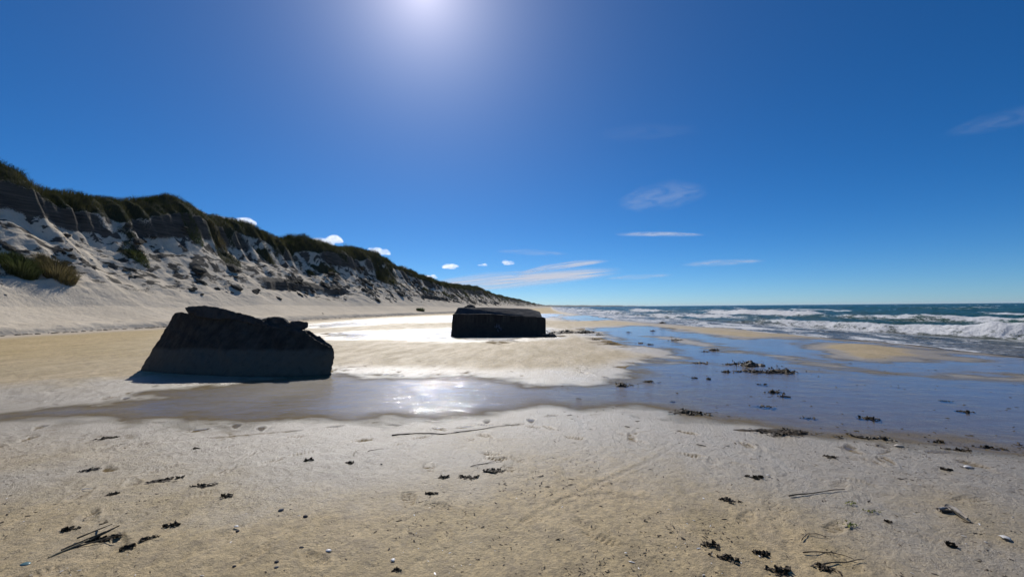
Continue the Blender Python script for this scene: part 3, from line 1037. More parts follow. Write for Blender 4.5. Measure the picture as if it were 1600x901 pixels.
# faded paint marks on the wall
gv, gf = [], []
for (u0, v0, u1, v1, wd) in [(776.5, 506, 775.6, 512, .9), (779.5, 506.5, 780.2, 513, .9), (776, 510, 780, 509.3, .7), (773, 508, 773.4, 511.5, .5), (782.5, 511, 783, 516, .6), (777, 514, 779, 518, .6)]:
    a = PB.hit(u0, v0) - vd2 * .075; b = PB.hit(u1, v1) - vd2 * .075
    e = (b - a).normalized(); sdv = e.cross(vd2).normalized() * wd / F * 24
    th = vd2 * .05
    i = len(gv)
    for q in (a - sdv, a + sdv, b + sdv, b - sdv): gv.append(q)
    for q in (a - sdv, a + sdv, b + sdv, b - sdv): gv.append(q + th)
    gf += [(i, i + 1, i + 2, i + 3), (i + 4, i + 7, i + 6, i + 5), (i, i + 4, i + 5, i + 1), (i + 1, i + 5, i + 6, i + 2), (i + 2, i + 6, i + 7, i + 3), (i + 3, i + 7, i + 4, i)]
child("graffiti", mesh_from("graffiti", np.array([p[:] for p in gv]), np.array(gf), MAT['paint'], False), root2)
# a fragment that has come off its right corner
p = gpt(859, 526.5)
P, Fq = lump_arrays(471, (.38, .3, .26), ICO3, .45, 1.6)
fo = link("concrete_fragment", mesh_from("concrete_fragment", P, Fq, MAT['rub'], False)); fo.location = p
tag(fo, "low dark concrete fragment lying at the right corner of the far bunker", "rubble")

# ------------------------------------------------------------------ seaweed and strandline finds
def ribbons(n, L, W, Hh, seed, wid=.014, elong=1.0):
    g = np.random.default_rng(seed)
    Vv, Ff = [], []
    for k in range(n):
        m = 7
        c = np.array([g.normal(0, .33) * L, g.normal(0, .33) * W])
        a = g.normal(0, .6) if elong else g.uniform(0, 6.28)
        if g.random() < .4: a = g.uniform(0, 6.28)
        ll = g.uniform(.25, .7) * min(L, .5) * g.uniform(.5, 1.3)
        z0 = abs(g.normal(0, .4)) * Hh
        w = wid * g.uniform(.5, 1.6)
        pos = np.array([c[0], c[1], z0]); b0 = len(Vv)
        for i in range(m):
            pos = pos + np.array([math.cos(a), math.sin(a), 0]) * ll / m
            a += g.normal(0, .5)
            zz = max(.004, z0 * (1 - i / m) + g.normal(0, .25) * Hh * .5 + .006)
            s = np.array([-math.sin(a), math.cos(a), g.normal(0, .5)]) * w * (1 - .6 * i / m)
            q = np.array([pos[0], pos[1], zz])
            Vv.append(q - s); Vv.append(q + s)
            if i: Ff.append((b0 + 2 * i - 2, b0 + 2 * i - 1, b0 + 2 * i + 1, b0 + 2 * i))
    return np.array(Vv), np.array(Ff)


def weed_mesh(seed, L, W, Hh, mat, lumps=None, rib=None, two=None):
    """mound of matted weed: uneven lumps plus loose curled ribbons"""
    g = np.random.default_rng(seed)
    lumps = lumps if lumps is not None else int(np.clip(6 + L * 10, 5, 22))
    rib = rib if rib is not None else int(np.clip(12 + 40 * L, 10, 60))
    VV, TT = [], []; off = 0
    for k in range(lumps):
        r = g.uniform(.5, 1.) ** .5
        c = np.array([g.normal(0, .30) * L, g.normal(0, .28) * W, 0])
        fall = math.exp(-((c[0] / L) ** 2 + (c[1] / W) ** 2) * 5)
        s = np.array([L * g.uniform(.10, .26), W * g.uniform(.14, .34), max(.006, Hh * (.25 + .8 * fall) * g.uniform(.5, 1.05))])
        if k == 0: c = c * 0; s = np.array([L * .42, W * .42, s[2]])
        P, Fq = lump_arrays(seed * 7 + k, s, ICO2, .6, 1.7)
        a = g.normal(0, .5); ca, sa = math.cos(a), math.sin(a)
        P = np.stack([P[:, 0] * ca - P[:, 1] * sa, P[:, 0] * sa + P[:, 1] * ca, P[:, 2]], 1) + c
        VV.append(P); TT.append(Fq + off); off += len(P)
    Vr, Fr = ribbons(rib, L, W, Hh, seed + 1)
    VV.append(Vr)
    return mesh_from("seaweed", np.concatenate(VV), [np.concatenate(TT), Fr + off], MAT[mat], False)


def put_weed(u, v, wpx, hpx, label, name="seaweed_clump", mat='weed', rot=0., cat="seaweed", group="seaweed clumps on the beach", **kw):
    p = gpt(u, v)
    dist = (p - Vector((0, 0, 0))).length
    dpt = abs((Vector((-math.sin(math.radians(6)), math.cos(math.radians(6)), 0))).dot(p))
    if v > 700: wpx, hpx = wpx * .56, hpx * .62
    L = wpx / F * dpt
    slope = EYE / dpt
    # picture height = ground depth foreshortened + upright height
    Hh = min(.5 * hpx / F * dpt, L * .35)
    if v < 620: Hh *= 1.8
    W = min(max(.5 * hpx / F * dpt / max(slope, .05), L * .25), L * .9)
    me = weed_mesh(int(u * 3 + v), L, W, Hh, mat, **kw)
    o = link(name, me)
    o.location = (p.x, p.y, ground_z(p.x, p.y) - .003)
    o.rotation_euler = (0, 0, math.radians(6) * 0 - math.atan2(p.x, p.y) * .5 + rot)
    tag(o, label, cat, group)
    return o


W_ = [
    (882, 520, 36, 5, "wide flat seaweed pile just right of the far bunker, larger of two"),
    (913, 520, 25, 5, "shorter seaweed pile second to the right of the far bunker"),
    (935, 523, 8, 3, "small seaweed lump right of the two piles beside the far bunker"),
    (931, 531, 12, 2, "thin seaweed streak on sand below the two piles by the far bunker"),
    (955, 537, 10, 2.5, "small seaweed clump on the sand tongue edge near the blue channel"),
    (1035, 505.5, 9, 3.5, "dark seaweed lump on the sandbar right at the surf edge"),
    (1020, 517, 7, 2.5, "small seaweed clump in the channel just below the sandbar"),
    (982, 519, 6, 2, "tiny seaweed clump in the narrow upper end of the channel"),
    (1000, 536, 9, 2.5, "seaweed bit in the channel, left of a pair off the sand tongue"),
    (1015, 538, 8, 2.5, "seaweed bit in the channel, right of a pair off the sand tongue"),
    (1055, 531.5, 14, 3.5, "seaweed clump lying on the start of the dark wet ridge"),
    (1114, 547, 12, 4, "seaweed clump beside the ridge, right part of a close pair"),
    (1102, 549, 10, 3, "flatter seaweed clump beside the ridge, left part of a close pair"),
    (1177, 522, 0, 0, None),
    (1092, 567, 18, 3, "thin tan seaweed line in the channel near the sand tongue tip"),
    (1170, 570, 34, 9, "big tan and brown seaweed mat, upper of the three largest in the channel"),
    (1180, 580, 36, 6, "long flat seaweed mat just below the big tan one"),
    (1220, 581, 28, 9, "thick compact seaweed clump, rightmost of the three largest in the channel"),
    (1135, 581, 12, 4, "small dark seaweed clump left of the long flat mat"),
    (1152, 580, 10, 3, "smaller dark clump between the long mat and its left neighbour"),
    (1137, 569, 12, 3, "thin seaweed streak left of the big tan mat"),
    (1190, 600, 11, 2, "small seaweed bit below the thick compact clump"),
    (972, 602, 22, 8, "two-lobed seaweed clump in the shallow water left of the channel"),
    (1013, 596, 18, 4, "slanting seaweed strip right of the two-lobed clump"),
    (1084, 590, 7, 3, "small round seaweed bit between the slanting strip and the channel mats"),
    (1108, 592, 6, 4, "small upright seaweed bit below the small dark clumps"),
    (1208, 612, 17, 6, "medium brown seaweed clump below the channel mats"),
    (1226, 619, 10, 4, "small pair of seaweed bits right of the medium brown clump"),
    (1195, 635, 20, 4, "flat seaweed clump with pale specks between channel and foreground"),
    (1068, 644, 38, 10, "humped seaweed heap with loose bits at the near edge of the shallow water"),
    (1051, 627, 6, 2, "tiny dark seaweed bit above the humped heap"),
    (1355, 653, 26, 8, "seaweed clump mixed with white shell bits in the blue shallow water"),
    (1502, 642, 15, 5, "thin seaweed tangle in the blue water far to the right"),
    (1477, 626, 12, 3, "small dark seaweed streak in the blue water above the tangle"),
    (1260, 652, 12, 3, "small seaweed streak in the water above the foreground roll"),
    (1222, 676, 68, 15, "long dark roll of seaweed at the near edge of the wet sand, right of centre"),
    (1490, 702, 34, 6, "long flat seaweed strip at the near waterline on the right"),
    (1545, 699, 26, 5, "forked seaweed strip at the waterline, nearest the right edge"),
    (1465, 690, 11, 4, "small seaweed bit in the water above the long flat strip"),
    (1360, 684, 34, 6, "tan and pink seaweed scraps along the near waterline"),
    (1296, 715, 26, 4, "thin dark seaweed strip on the sand below the waterline"),
    (1480, 735, 16, 4, "small seaweed strip on tan sand below the long flat strip"),
    (253, 753, 56, 17, "big dark matted seaweed clump on the left foreground sand"),
    (141, 735, 28, 7, "brown seaweed smear on yellowish sand left of the big matted clump"),
    (173, 775, 26, 9, "ragged seaweed scrap below and left of the big matted clump"),
    (165, 685, 20, 4, "short dark seaweed strip high on the left foreground sand"),
    (105, 832, 32, 6, "thin flat seaweed scrap on the sand left of the reed heap"),
    (228, 847, 20, 8, "crumbly seaweed clump just right of the reed heap"),
    (270, 823, 26, 8, "slanting thin seaweed scrap right of and above the reed heap"),
    (195, 862, 28, 9, "scattered crumbly seaweed bits below right of the reed heap"),
    (305, 702, 14, 5, "small dark seaweed clump on the pale sand above the big matted one"),
    (310, 762, 36, 8, "narrow line of seaweed crumbs right of the big matted clump"),
    (355, 777, 20, 12, "pair of small seaweed bits at the right of the crumb line"),
    (480, 721, 15, 13, "small upright curled seaweed clump alone on the pale centre sand"),
    (693, 748, 17, 8, "knobbly seaweed clump left of the curved strip in the centre"),
    (728, 748, 42, 8, "curved knobbly seaweed strip in the centre foreground"),
    (768, 737, 40, 8, "loose looping seaweed strand right of and above the curved strip"),
    (676, 773, 18, 4, "thin arched seaweed strip below the knobbly clump"),
    (545, 725, 16, 8, "small brown seaweed smear right of the upright curled clump"),
    (1135, 878, 40, 18, "dark seaweed crumbs heaped in a hollow at the bottom, right of centre"),
    (1110, 858, 26, 14, "loose seaweed lumps left of and above the hollow"),
    (1213, 897, 44, 14, "black seaweed heap cut off by the bottom edge of the picture"),
    (1190, 870, 26, 12, "scattered dark crumbs between the hollow and the black heap"),
    (1486, 854, 16, 8, "small green brown seaweed sprig on the sand below the driftwood"),
    (1388, 819, 9, 6, "tiny dark seaweed knot left of the driftwood on tan sand"),
    (1290, 893, 46, 7, "loose line of dark seaweed crumbs near the bottom right"),
    (1140, 785, 30, 7, "dotted seaweed strip on the open sand right of centre"),
    (1180, 748, 30, 6, "small dark seaweed flecks on sand under the long dark roll"),
    (620, 898, 16, 5, "black seaweed strip at the bottom edge near the centre"),
]
TAN = {1170, 1360, 1195, 1092, 141}
for w in W_:
    if w[4]:
        put_weed(*w[:5], mat='weedtan' if w[0] in TAN else 'weed')


def tube(name, pts, r, mat, sides=6, taper=True):
    pts = np.array(pts, float); n = len(pts)
    tg = np.gradient(pts, axis=0); tg /= np.linalg.norm(tg, axis=1)[:, None]
    s = np.cross(tg, [0, 0, 1.]); s /= np.linalg.norm(s, axis=1)[:, None] + 1e-9
    u = np.cross(s, tg)
    Vv = []
    for i in range(n):
        ri = r * ((1 - .6 * i / (n - 1)) if taper else 1) * (1 + .15 * math.sin(i * 2.1))
        for k in range(sides):
            a = 2 * math.pi * k / sides
            Vv.append(pts[i] + ri * (math.cos(a) * s[i] + math.sin(a) * u[i]))
    f = grid_faces(n, sides, None, True)
    caps = np.array([[0 * sides + k for k in range(sides)][::-1], [(n - 1) * sides + k for k in range(sides)]])
    return Vv, [f, caps]


def stick(name, pxs, r, mat, label, cat, lift=.01, group=None):
    P = [gpt(*p) for p in pxs]
    c = P[0].copy()
    z0 = ground_z(P[0].x, P[0].y)
    # resample with a slight natural bend
    r *= .65
    out = []
    for i in range(len(P) - 1):
        for k in range(6):
            t = k / 6
            out.append(P[i].lerp(P[i + 1], t))
    out.append(P[-1])
    pts = [(q.x - c.x, q.y - c.y, lift + .004 * math.sin(i * .8)) for i, q in enumerate(out)]
    Vv, f = tube(name, pts, r, mat)
    o = link(name, mesh_from(name, np.array(Vv), f, MAT[mat]))
    o.location = (c.x, c.y, z0)
    tag(o, label, cat, group)
    return o


stick("reed_stalk", [(1233, 779), (1270, 774), (1320, 768)], .010, 'darkreed', "long thin dark reed stalk lying flat on the right foreground sand", "reed stalk")
stick("reed_stalk", [(1288, 888), (1325, 884), (1350, 881)], .007, 'darkreed', "short dark reed stalk near the bottom edge below two curved strands", "reed stalk")
stick("reed_stalk", [(1255, 870), (1300, 869), (1335, 881)], .006, 'weed', "bent dark strand lying over sand left of the short reed stalk", "reed stalk")
stick("reed_stalk", [(1253, 850), (1262, 839), (1285, 842), (1300, 851)], .005, 'weed', "hook shaped dark strand on sand under the yellow leaves", "reed stalk")
stick("reed_stalk", [(128, 768), (144, 766)], .006, 'shell', "short white straw on yellowish sand under the brown smear", "reed stalk")
stick("seaweed_strand", [(612, 681), (650, 677.5), (690, 679), (725, 675), (765, 669), (812, 663)], .012, 'weed', "long thin line of seaweed on the bright wet sand in the centre", "seaweed", .008)
stick("seaweed_strand", [(735, 731), (760, 725), (785, 721)], .006, 'weed', "thin straight seaweed strand above the curved strip in the centre", "seaweed", .006)
stick("seaweed_strand", [(575, 707), (585, 704), (600, 703)], .006, 'weed', "short arched dark strand on the glossy centre sand", "seaweed", .006)
stick("reed_stalk", [(552, 714), (556, 706), (560, 712)], .005, 'reed', "small pale bent reed bit on the glossy centre sand", "reed stalk")

# heap of reeds with a thick stalk (left foreground)
hp = gpt(150, 850); gz = ground_z(hp.x, hp.y)
heap = empty("reed_heap", (hp.x, hp.y, gz))
tag(heap, "heap of dark reeds with one long pale stalk on the left foreground sand", "reed heap")
o = put_weed(155, 849, 48, 15, "x", name="weed_tangle"); o.parent = heap; o.location = (o.location.x - hp.x, o.location.y - hp.y, 0)
for k in ("label", "category", "group"): del o[k]
for (pa, pb, r, mt, lz) in [((76, 877), (140, 852), .009, 'reed', .02), ((140, 852), (186, 836), .010, 'darkreed', .05), ((95, 867), (165, 843), .007, 'darkreed', .04),
                            ((110, 863), (190, 846), .006, 'darkreed', .03), ((156, 829), (168, 840), .007, 'reed', .09), ((120, 850), (175, 838), .006, 'darkreed', .07)]:
    a, b = gpt(*pa), gpt(*pb)
    pts = [tuple(a.lerp(b, t)[:2]) + (gz + lz * (.3 + .7 * t),) for t in np.linspace(0, 1, 7)]
    Vv, f = tube("stalk", pts, r, mt)
    child("stalk", mesh_from("stalk", np.array(Vv), f, MAT[mt]), heap)

# bleached driftwood, right
dp = gpt(1490, 806); gz = ground_z(dp.x, dp.y)
dw = empty("driftwood", (dp.x, dp.y, gz))
tag(dw, "bleached white and dark driftwood branch on the right foreground sand", "driftwood")
for (pxs, r, mt, nm, lz) in [([(1480, 798), (1492, 804), (1504, 811), (1512, 816)], .019, 'wood', "pale_branch", .025), ([(1466, 801), (1480, 800), (1490, 806)], .014, 'wood', "pale_twig", .016),
                             ([(1470, 803), (1490, 805), (1502, 812), (1516, 819)], .014, 'darkreed', "dark_branch", .010)]:
    q = [gpt(*p) for p in pxs]
    pts = [(p.x, p.y, gz + lz + .008 * math.sin(i * 1.7)) for i, p in enumerate(q)]
    Vv, f = tube(nm, pts, r, mt, 8)
    me = mesh_from(nm, np.array(Vv), f, MAT[mt])
    child(nm, me, dw)


def pebble(u, v, wpx, mat, name, label, cat, flat=.5, group=None):
    p = gpt(u, v); dpt = p.length * .75
    s = wpx / F * dpt * .5
    P, Fq = lump_arrays(int(u + v), (s, s * .75, s * flat), ICO3, .16, 1.0)
    o = link(name, mesh_from(name, P, Fq, MAT[mat])); o.location = (p.x, p.y, ground_z(p.x, p.y) + s * flat * .35)
    o.rotation_euler = (0, 0, u % 3)
    tag(o, label, cat, group)


def shell(u, v, wpx, mat, label, name="seashell", cat="shell"):
    p = gpt(u, v); s = wpx / F * p.length * .36
    nr_, na_ = 7, 19
    Vv = []
    for i in range(nr_):
        for j in range(na_):
            a = -1.25 + 2.5 * j / (na_ - 1); r = i / (nr_ - 1)
            rb = r * (1 + .03 * math.cos(j * math.pi))
            Vv.append((s * 1.7 * rb * math.sin(a) * .75, s * (1.7 * rb * math.cos(a) - .85), s * .34 * (1 - (2 * r - .9) ** 2) * math.cos(a * .8) + .002))
    me = mesh_from(name, np.array(Vv), grid_faces(nr_, na_), MAT[mat])
    o = link(name, me); o.location = (p.x, p.y, ground_z(p.x, p.y) + .004); o.rotation_euler = (.1, 0, u % 6)
    md = o.modifiers.new("thickness", 'SOLIDIFY'); md.thickness = s * .12
    tag(o, label, cat, "shells on the foreground sand")


PG = "pebbles on the foreground sand"
pebble(439, 800, 10, 'grey', "pebble", "grey pebble, upper of three on the sand left of centre", "pebble", group=PG)
pebble(454, 799, 5, 'stone', "pebble", "tiny dark pebble beside the grey upper one", "pebble", group=PG)
pebble(477, 811, 9, 'stone', "pebble", "black angular pebble right of the grey upper one", "pebble", .6, group=PG)
pebble(471, 862, 9, 'stone', "pebble", "dark rounded pebble with a pale trail left of the oval shell", "pebble", .6, group=PG)
pebble(432, 884, 8, 'stone', "pebble", "dark pebble near the bottom edge, left of the footprint", "pebble", group=PG)
pebble(432, 893, 8, 'grey', "pebble", "pale grey pebble touching the bottom edge under the dark one", "pebble", group=PG)
pebble(371, 834, 8, 'stone', "pebble", "dark pebble lying directly under the bright white shell", "pebble", group=PG)
pebble(366, 891, 7, 'stone', "pebble", "dark pebble alone near the bottom edge on the left", "pebble", group=PG)
pebble(596, 727, 5, 'stone', "pebble", "small dark pebble on the glossy centre sand", "pebble", group=PG)
shell(513, 867, 10, 'shell', "oval cream shell on the sand left of centre, near the bottom")
shell(614, 882, 10, 'shell', "broken white shell near the bottom edge at the centre")
shell(369, 827, 7, 'shell', "bright white shell standing above a dark pebble on the left")
shell(978, 871, 5, 'shell', "tiny white shell on the sand right of centre near the bottom")
shell(1404, 697, 11, 'wood', "large pale shell lying at the near waterline on the right")
shell(1512, 731, 9, 'shell', "small pale shell with a dark underside below the long flat strip")
shell(1571, 844, 11, 'shell', "narrow white shell on tan sand near the right edge")
shell(1200, 745, 5, 'shell', "tiny white shell at the top of the pale track")
pebble(39, 888, 13, 'blue', "plastic_shard", "dull teal shard in the sand at the bottom left corner", "shard", .25)


def leaf_sprig(u, v, wpx, label):
    p = gpt(u, v); s = wpx / F * p.length * .5
    Vv, Ff = ribbons(9, s * 1.6, s * .8, .02, int(u), .006)
    o = link("leaf_sprig", mesh_from("leaf_sprig", Vv, Ff, MAT['leaf'], False)); o.location = (p.x, p.y, ground_z(p.x, p.y) + .004)
    tag(o, label, "leaf", "yellow green leaf scraps")


leaf_sprig(1326, 790, 14, "yellow green leaf scrap below the reed stalk, topmost of three")
leaf_sprig(1361, 804, 14, "brightest yellow green leaf scrap, rightmost of three")
leaf_sprig(1322, 824, 18, "yellow green leaf scrap with dark stem, lowest of three")

# loose crumbs of weed, grit and shell too many to count
g = np.random.default_rng(77)


def crumbs(name, n, mat, smin, smax, region, seed):
    g = np.random.default_rng(seed)
    us = g.uniform(*region[0], n * 4); vs = region[1][0] + (region[1][1] - region[1][0]) * g.random(n * 4) ** region[2]
    pts = np.array([gpt(a, b)[:2] for a, b in zip(us, vs)])
    den = sstep(-.1, .5, fbm(pts[:, 0] / .8, pts[:, 1] / .8, seed, 3)) + .12
    k = np.where(g.random(len(pts)) < den)[0][:n]
    pts = pts[k]
    hz, _, _ = beach_base(pts[:, 0], pts[:, 1])
    hz = np.maximum(hz, 0)
    Vv, Ff = ico(1)
    VV = []
    for i in range(len(pts)):
        s = g.uniform(smin, smax) * (1 if g.random() < .85 else 1.7)
        a = g.uniform(0, 6.28); ca, sa = math.cos(a), math.sin(a)
        q = Vv * np.array([s * g.uniform(1, 3.2), s * .7, s * .28]) * (1 + .35 * vn(Vv[:, 0] * 3 + i, Vv[:, 1] * 3 + Vv[:, 2], 6))[:, None]
        q = np.stack([q[:, 0] * ca - q[:, 1] * sa, q[:, 0] * sa + q[:, 1] * ca, q[:, 2]], 1) + np.array([pts[i, 0], pts[i, 1], hz[i] + s * .15])
        VV.append(q)
    FF = (Ff[None] + (np.arange(len(pts)) * len(Vv))[:, None, None]).reshape(-1, 3)
    tag(link(name, mesh_from(name, np.concatenate(VV), FF, MAT[mat], False)), kind='stuff')


crumbs("seaweed_crumbs", 1500, 'weed', .002, .0065, ((750, 1600), (690, 930), 1.0), 61)
crumbs("seaweed_crumbs", 900, 'weed', .002, .006, ((-50, 800), (690, 930), 1.0), 62)
crumbs("seaweed_crumbs", 260, 'weed', .005, .014, ((850, 1600), (560, 700), 1.0), 63)
crumbs("shell_grit", 160, 'shell', .002, .006, ((0, 1600), (700, 930), 1.0), 64)

# dark wrack along the dune foot
P_, F_ = [], []; off = 0
for k in range(420):
    yy = math.exp(g.uniform(math.log(12), math.log(150))); xx = float(base_x(np.array([yy]))[0]) + g.normal(.3, .25)
    s = g.uniform(.03, .13)
    Vv, Ff = tinyV, tinyF
    q = Vv * np.array([s, s * 1.4, s * .55]) * (1 + .5 * vn(Vv[:, 0] * 2 + k, Vv[:, 1] * 2 + Vv[:, 2], 8))[:, None]
    P_.append(q + np.array([xx, yy, ground_z(xx, yy) + .02])); F_.append(Ff + off); off += len(Vv)
tag(link("strandline_debris", mesh_from("strandline_debris", np.concatenate(P_), np.concatenate(F_), MAT['soil_shade'], False)), kind='stuff')

# ------------------------------------------------------------------ far headland
hx, hy = [], []
us = np.linspace(812, 1010, 120)
prof = np.interp(us, [812, 840, 870, 900, 930, 960, 985, 1010], [3.0, 3.4, 3.0, 2.6, 2.2, 1.6, 1.0, .3]) + .45 * vn(us / 7., us * 0, 301)
Vv = []
D0 = 4200.
for u, p in zip(us, prof):
    d = ray(u, 480); d.z = 0; d.normalize()
    hgt = max(p, .1) / F * D0
    for (dd, k) in ((0, -1), (40, .35), (160, .85), (300, 1.), (700, .8)):
        q = d * (D0 + dd)
        Vv.append((q.x, q.y, hgt * k if k > 0 else -2))
tag(link("hills", mesh_from("hills", np.array(Vv), grid_faces(len(us), 5), simple_mat("headland", (.05, .06, .04), (.16, .14, .10), .02, .95, 0))), kind='structure')

# ------------------------------------------------------------------ clouds
def make_cloud_mat(dens):
    m, nt, out = mat_new("cumulus_vapour")
    v = N(nt, "ShaderNodeVolumePrincipled")
    v.inputs['Color'].default_value = (.99, .99, 1, 1)
    v.inputs['Anisotropy'].default_value = .65
    nz = noise(nt, .018, 4, .6)
    nt.links.new(mrange(nt, nz, .40, .66, 0, dens), v.inputs['Density'])
    nt.links.new(v.outputs[0], out.inputs['Volume'])
    return m


CM = make_cloud_mat(.038)
CD = 2600.


def cumulus(u, v, wpx, hpx, label):
    d = ray(u, v); d *= CD / math.hypot(d.x, d.y)
    W = wpx / F * CD * .60; Hh = hpx / F * CD * .70
    g = np.random.default_rng(int(u))
    VV, FF = [], []; off = 0
    for k in range(9):
        c = np.array([g.normal(0, .42) * W, g.normal(0, .3) * W * .7, -Hh * .55 + abs(g.normal(0, .4)) * Hh])
        s = g.uniform(.35, .6) * Hh * 1.25
        sc_ = np.array([s * g.uniform(1, 1.7), s * 1.3, s * g.uniform(.7, 1.05)])
        P, Fq = lump_arrays(500 + int(u) + k, sc_, ICO3, .3, 1.5)
        P[:, 2] = np.maximum(P[:, 2], -sc_[2] * .5)
        VV.append(P + c); FF.append(Fq + off); off += len(P)
    me = mesh_from("cumulus_cloud", np.concatenate(VV), np.concatenate(FF), CM)
    me = voxel(me, max(Hh * .10, 1.6), "cumulus_cloud", CM)
    o = link("cumulus_cloud", me)
    o.location = (d.x, d.y, EYE + d.z); o.rotation_euler = (0, 0, math.atan2(-d.x, d.y))
    tag(o, label, "cloud", "small cumulus clouds above the dunes")


for c in [(303, 330, 44, 16, "white cumulus cloud mostly hidden behind the dune, highest and leftmost"),
          (376, 347, 46, 18, "white cumulus cloud touching the dune crest, second from the left"),
          (513, 377, 38, 17, "bright puffy cumulus cloud over the middle of the crest, third from the left"),
          (592, 391, 26, 13, "small cumulus cloud just above the falling crest"),
          (627, 420, 30, 13, "small cumulus cloud half hidden behind the steep end of the crest"),
          (674, 431, 30, 10, "low flat cumulus cloud just above the distant crest"),
          (703, 415, 36, 11, "wide flat-based cumulus cloud floating clear of the dune above the far bunker"),
          (793, 409, 15, 10, "tiny cumulus puff, farthest right of the small clouds"),
          (757, 413, 11, 5, "faint tiny cumulus wisp between the wide cloud and the farthest right puff")]:
    cumulus(*c)


def make_cirrus(name, dens, sc_=(1, 1)):
    m, nt, out = mat_new(name)
    t = N(nt, "ShaderNodeBsdfTransparent")
    a = N(nt, "ShaderNodeBsdfTranslucent"); a.inputs[0].default_value = (.95, .97, 1, 1)
    d = N(nt, "ShaderNodeBsdfDiffuse"); d.inputs[0].default_value = (.95, .97, 1, 1)
    ad = N(nt, "ShaderNodeMixShader"); ad.inputs[0].default_value = .25
    nt.links.new(a.outputs[0], ad.inputs[1]); nt.links.new(d.outputs[0], ad.inputs[2])
    uv = N(nt, "ShaderNodeUVMap")
    mp = N(nt, "ShaderNodeMapping"); mp.inputs['Scale'].default_value = (sc_[0], sc_[1], 1)
    nt.links.new(uv.outputs[0], mp.inputs[0])
    nz = N(nt, "ShaderNodeTexNoise"); nz.inputs['Detail'].default_value = 7; nz.inputs['Roughness'].default_value = .62
    nz.inputs['Scale'].default_value = 1.; nz.inputs['Distortion'].default_value = .6
    nt.links.new(mp.outputs[0], nz.inputs['Vector'])
    f = math_(nt, 'MULTIPLY', attr(nt, "veil"), mrange(nt, nz.outputs['Fac'], .3, .72))
    f = math_(nt, 'MULTIPLY', f, dens, True)
    mx = N(nt, "ShaderNodeMixShader")
    nt.links.new(f, mx.inputs[0]); nt.links.new(t.outputs[0], mx.inputs[1]); nt.links.new(ad.outputs[0], mx.inputs[2])
    nt.links.new(mx.outputs[0], out.inputs[0])
    return m


def cirrus(pts, dens, sc_, label, alt=1200.):
    """pts: centre line of the streak with half-widths; the sheet lies in the level of the cirrus layer"""
    pts = np.array(pts, float); n = 60; m = 13
    tt = np.linspace(0, 1, n); src = np.linspace(0, 1, len(pts))
    U = np.interp(tt, src, pts[:, 0]); Vc = np.interp(tt, src, pts[:, 1]); Hw = np.interp(tt, src, pts[:, 2])
    V3, veil, uvs = [], [], []
    for i in range(n):
        for j in range(m):
            q = 2 * j / (m - 1) - 1
            d = ray(U[i], Vc[i] + q * Hw[i]); s = alt / d.z
            V3.append((d.x * s, d.y * s, alt + EYE))
            e = min(tt[i], 1 - tt[i]) * 6
            veil.append(min(1, e) ** 1.5 * (1 - q * q) ** 1.3); uvs.append((tt[i], j / (m - 1)))
    V3 = np.array(V3); c = V3.mean(0)
    me = mesh_from("cirrus_cloud", V3 - c, grid_faces(n, m), make_cirrus("cirrus_vapour", dens, sc_), True, dict(veil=veil))
    ul = me.uv_layers.new(name="UVMap")
    li = np.empty(len(me.loops), np.int32); me.loops.foreach_get("vertex_index", li)
    ul.data.foreach_set("uv", np.array(uvs, np.float32)[li].ravel())
    o = link("cirrus_cloud", me); o.location = c
    tag(o, label, "cloud", "thin cirrus streaks over the sea")


cirrus([(958, 366, 2.5), (1010, 365.5, 4.5), (1060, 366, 4), (1104, 367, 2)], 1.0, (3, 1), "thin bright straight cirrus streak, highest of the sharp ones over the sea")
cirrus([(962, 318, 8), (1000, 312, 22), (1050, 304, 26), (1110, 298, 10)], .24, (5, 4), "pale feathery cirrus patch above the straight streak")
cirrus([(800, 430, 3), (850, 419, 6), (900, 412, 6), (955, 407, 2)], 1.4, (2, 4), "bright slanting cirrus streak rising to the right above the far bunker")
cirrus([(650, 449, 9), (760, 440, 16), (860, 433, 14), (975, 423, 7)], 1.7, (2.2, 7), "broad white cirrus band low above the far bunker and distant dune")
cirrus([(1060, 414, 2.5), (1110, 411, 6), (1150, 409, 5), (1200, 407, 2)], .6, (4, 1.5), "thin cirrus streak low over the right half of the sea")
cirrus([(940, 435, 2), (990, 433, 5), (1055, 429, 2)], .5, (4, 1.5), "faint low cirrus streak right of the broad white band")
cirrus([(1470, 210, 6), (1530, 196, 16), (1600, 180, 18), (1660, 165, 12)], .11, (5, 3), "very faint cirrus wisp high at the right edge of the picture")
cirrus([(930, 212, 8), (1000, 206, 18), (1100, 204, 8)], .05, (5, 3), "barely visible cirrus wisp high above the feathery patch")
cirrus([(770, 392, 2), (830, 394, 6), (890, 397, 2)], .32, (4, 2), "faint small cirrus wisp just above the slanting streak")

# ------------------------------------------------------------------ haze
HZ = 1
if HZ:
    x0, x1, y0, y1, z0, z1 = -7800., 12500., -7800., 12500., -4.5, 24.
    Vh = np.array([(x, y, z_) for x in (x0, x1) for y in (y0, y1) for z_ in (z0, z1)])
    Fh = np.array([(0, 1, 3, 2), (4, 6, 7, 5), (0, 4, 5, 1), (2, 3, 7, 6), (0, 2, 6, 4), (1, 5, 7, 3)])
    hm, nt, out = mat_new("sea_haze")
    pv = N(nt, "ShaderNodeVolumePrincipled")
    pv.inputs['Color'].default_value = (.85, .92, 1, 1)
    pv.inputs['Density'].default_value = .00005
    pv.inputs['Anisotropy'].default_value = .2
    nt.links.new(pv.outputs[0], out.inputs['Volume'])
    tag(link("haze", mesh_from("haze", Vh, Fh, hm, False)), kind='stuff')

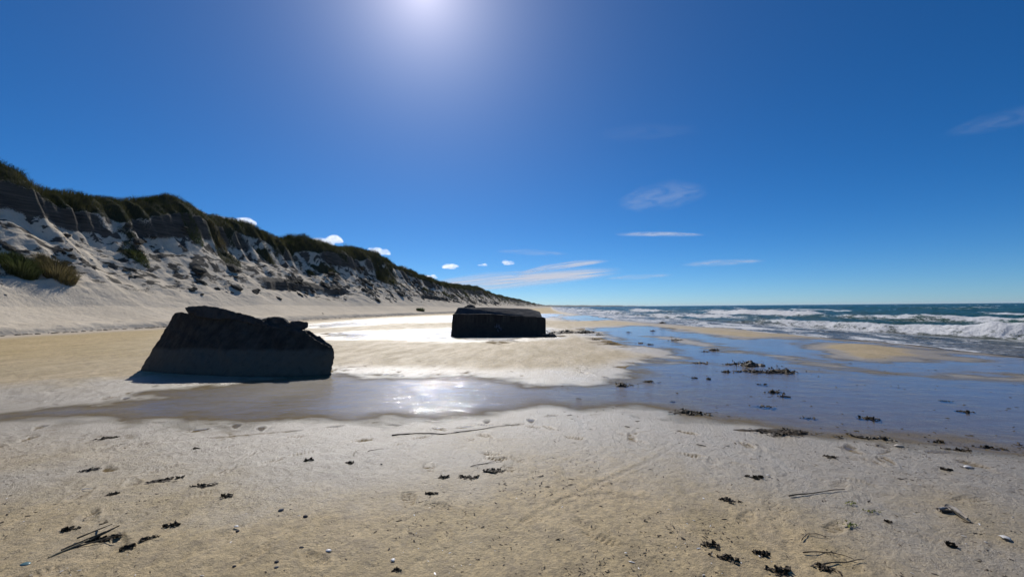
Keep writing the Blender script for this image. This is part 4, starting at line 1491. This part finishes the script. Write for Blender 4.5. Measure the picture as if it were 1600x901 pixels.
# ------------------------------------------------------------------ light
sl = bpy.data.lights.new("sun", 'SUN'); sl.energy = 4.0; sl.angle = math.radians(.5); sl.color = (1, .96, .90)
so_ = bpy.data.objects.new("sun", sl); COL.objects.link(so_)
so_.rotation_euler = SUN_DIR.to_track_quat('Z', 'Y').to_euler()
wd = bpy.data.worlds.new("World"); scene.world = wd; wd.use_nodes = True
nt = wd.node_tree; nt.nodes.clear()
sky = N(nt, "ShaderNodeTexSky", sky_type='NISHITA', sun_disc=False)
sky.sun_elevation = SUN_EL; sky.sun_rotation = -SUN_AZ
sky.air_density = .66; sky.dust_density = .12; sky.ozone_density = 10.0; sky.altitude = 0
bg = N(nt, "ShaderNodeBackground"); bg.inputs['Strength'].default_value = .085
wo = N(nt, "ShaderNodeOutputWorld")
hs = N(nt, "ShaderNodeHueSaturation"); hs.inputs['Saturation'].default_value = 1.155
nt.links.new(sky.outputs[0], hs.inputs['Color']); tint = N(nt, "ShaderNodeMix", data_type='RGBA', blend_type='MULTIPLY'); tint.inputs[0].default_value = 1
tint.inputs[7].default_value = (.91, 1.02, 1.0, 1)
nt.links.new(hs.outputs[0], tint.inputs[6])
# bright aureole that surrounds the sun in a slightly salty sky (by direction, like the sky itself)
tc = N(nt, "ShaderNodeTexCoord")
dp_ = N(nt, "ShaderNodeVectorMath", operation='DOT_PRODUCT'); dp_.inputs[1].default_value = SUN_DIR
nt.links.new(tc.outputs['Generated'], dp_.inputs[0])
ang = math_(nt, 'ARCCOSINE', math_(nt, 'MINIMUM', dp_.outputs['Value'], 1.))


def lobe(a, sig):
    return math_(nt, 'MULTIPLY', math_(nt, 'EXPONENT', math_(nt, 'MULTIPLY', ang, -1 / math.radians(sig))), a)


au = math_(nt, 'ADD', lobe(.80, 4.6), lobe(.075, 18.))
auc = N(nt, "ShaderNodeVectorMath", operation='SCALE'); auc.inputs[0].default_value = (1.0, .88, .90)
nt.links.new(math_(nt, 'MULTIPLY', au, 1 / .085), auc.inputs['Scale'])
sm_ = N(nt, "ShaderNodeVectorMath", operation='ADD')
nt.links.new(tint.outputs[2], sm_.inputs[0]); nt.links.new(auc.outputs[0], sm_.inputs[1])
nt.links.new(sm_.outputs[0], bg.inputs[0]); nt.links.new(bg.outputs[0], wo.inputs[0])

vs = scene.view_settings
vs.view_transform = 'Standard'; vs.look = 'None'; vs.gamma = 1; vs.exposure = 0.0; vs.use_curve_mapping = False
scene.render.engine = 'CYCLES'
scene.cycles.use_denoising = True
scene.cycles.max_bounces = 8; scene.cycles.transparent_max_bounces = 24; scene.cycles.volume_bounces = 3
scene.cycles.sample_clamp_indirect = 6
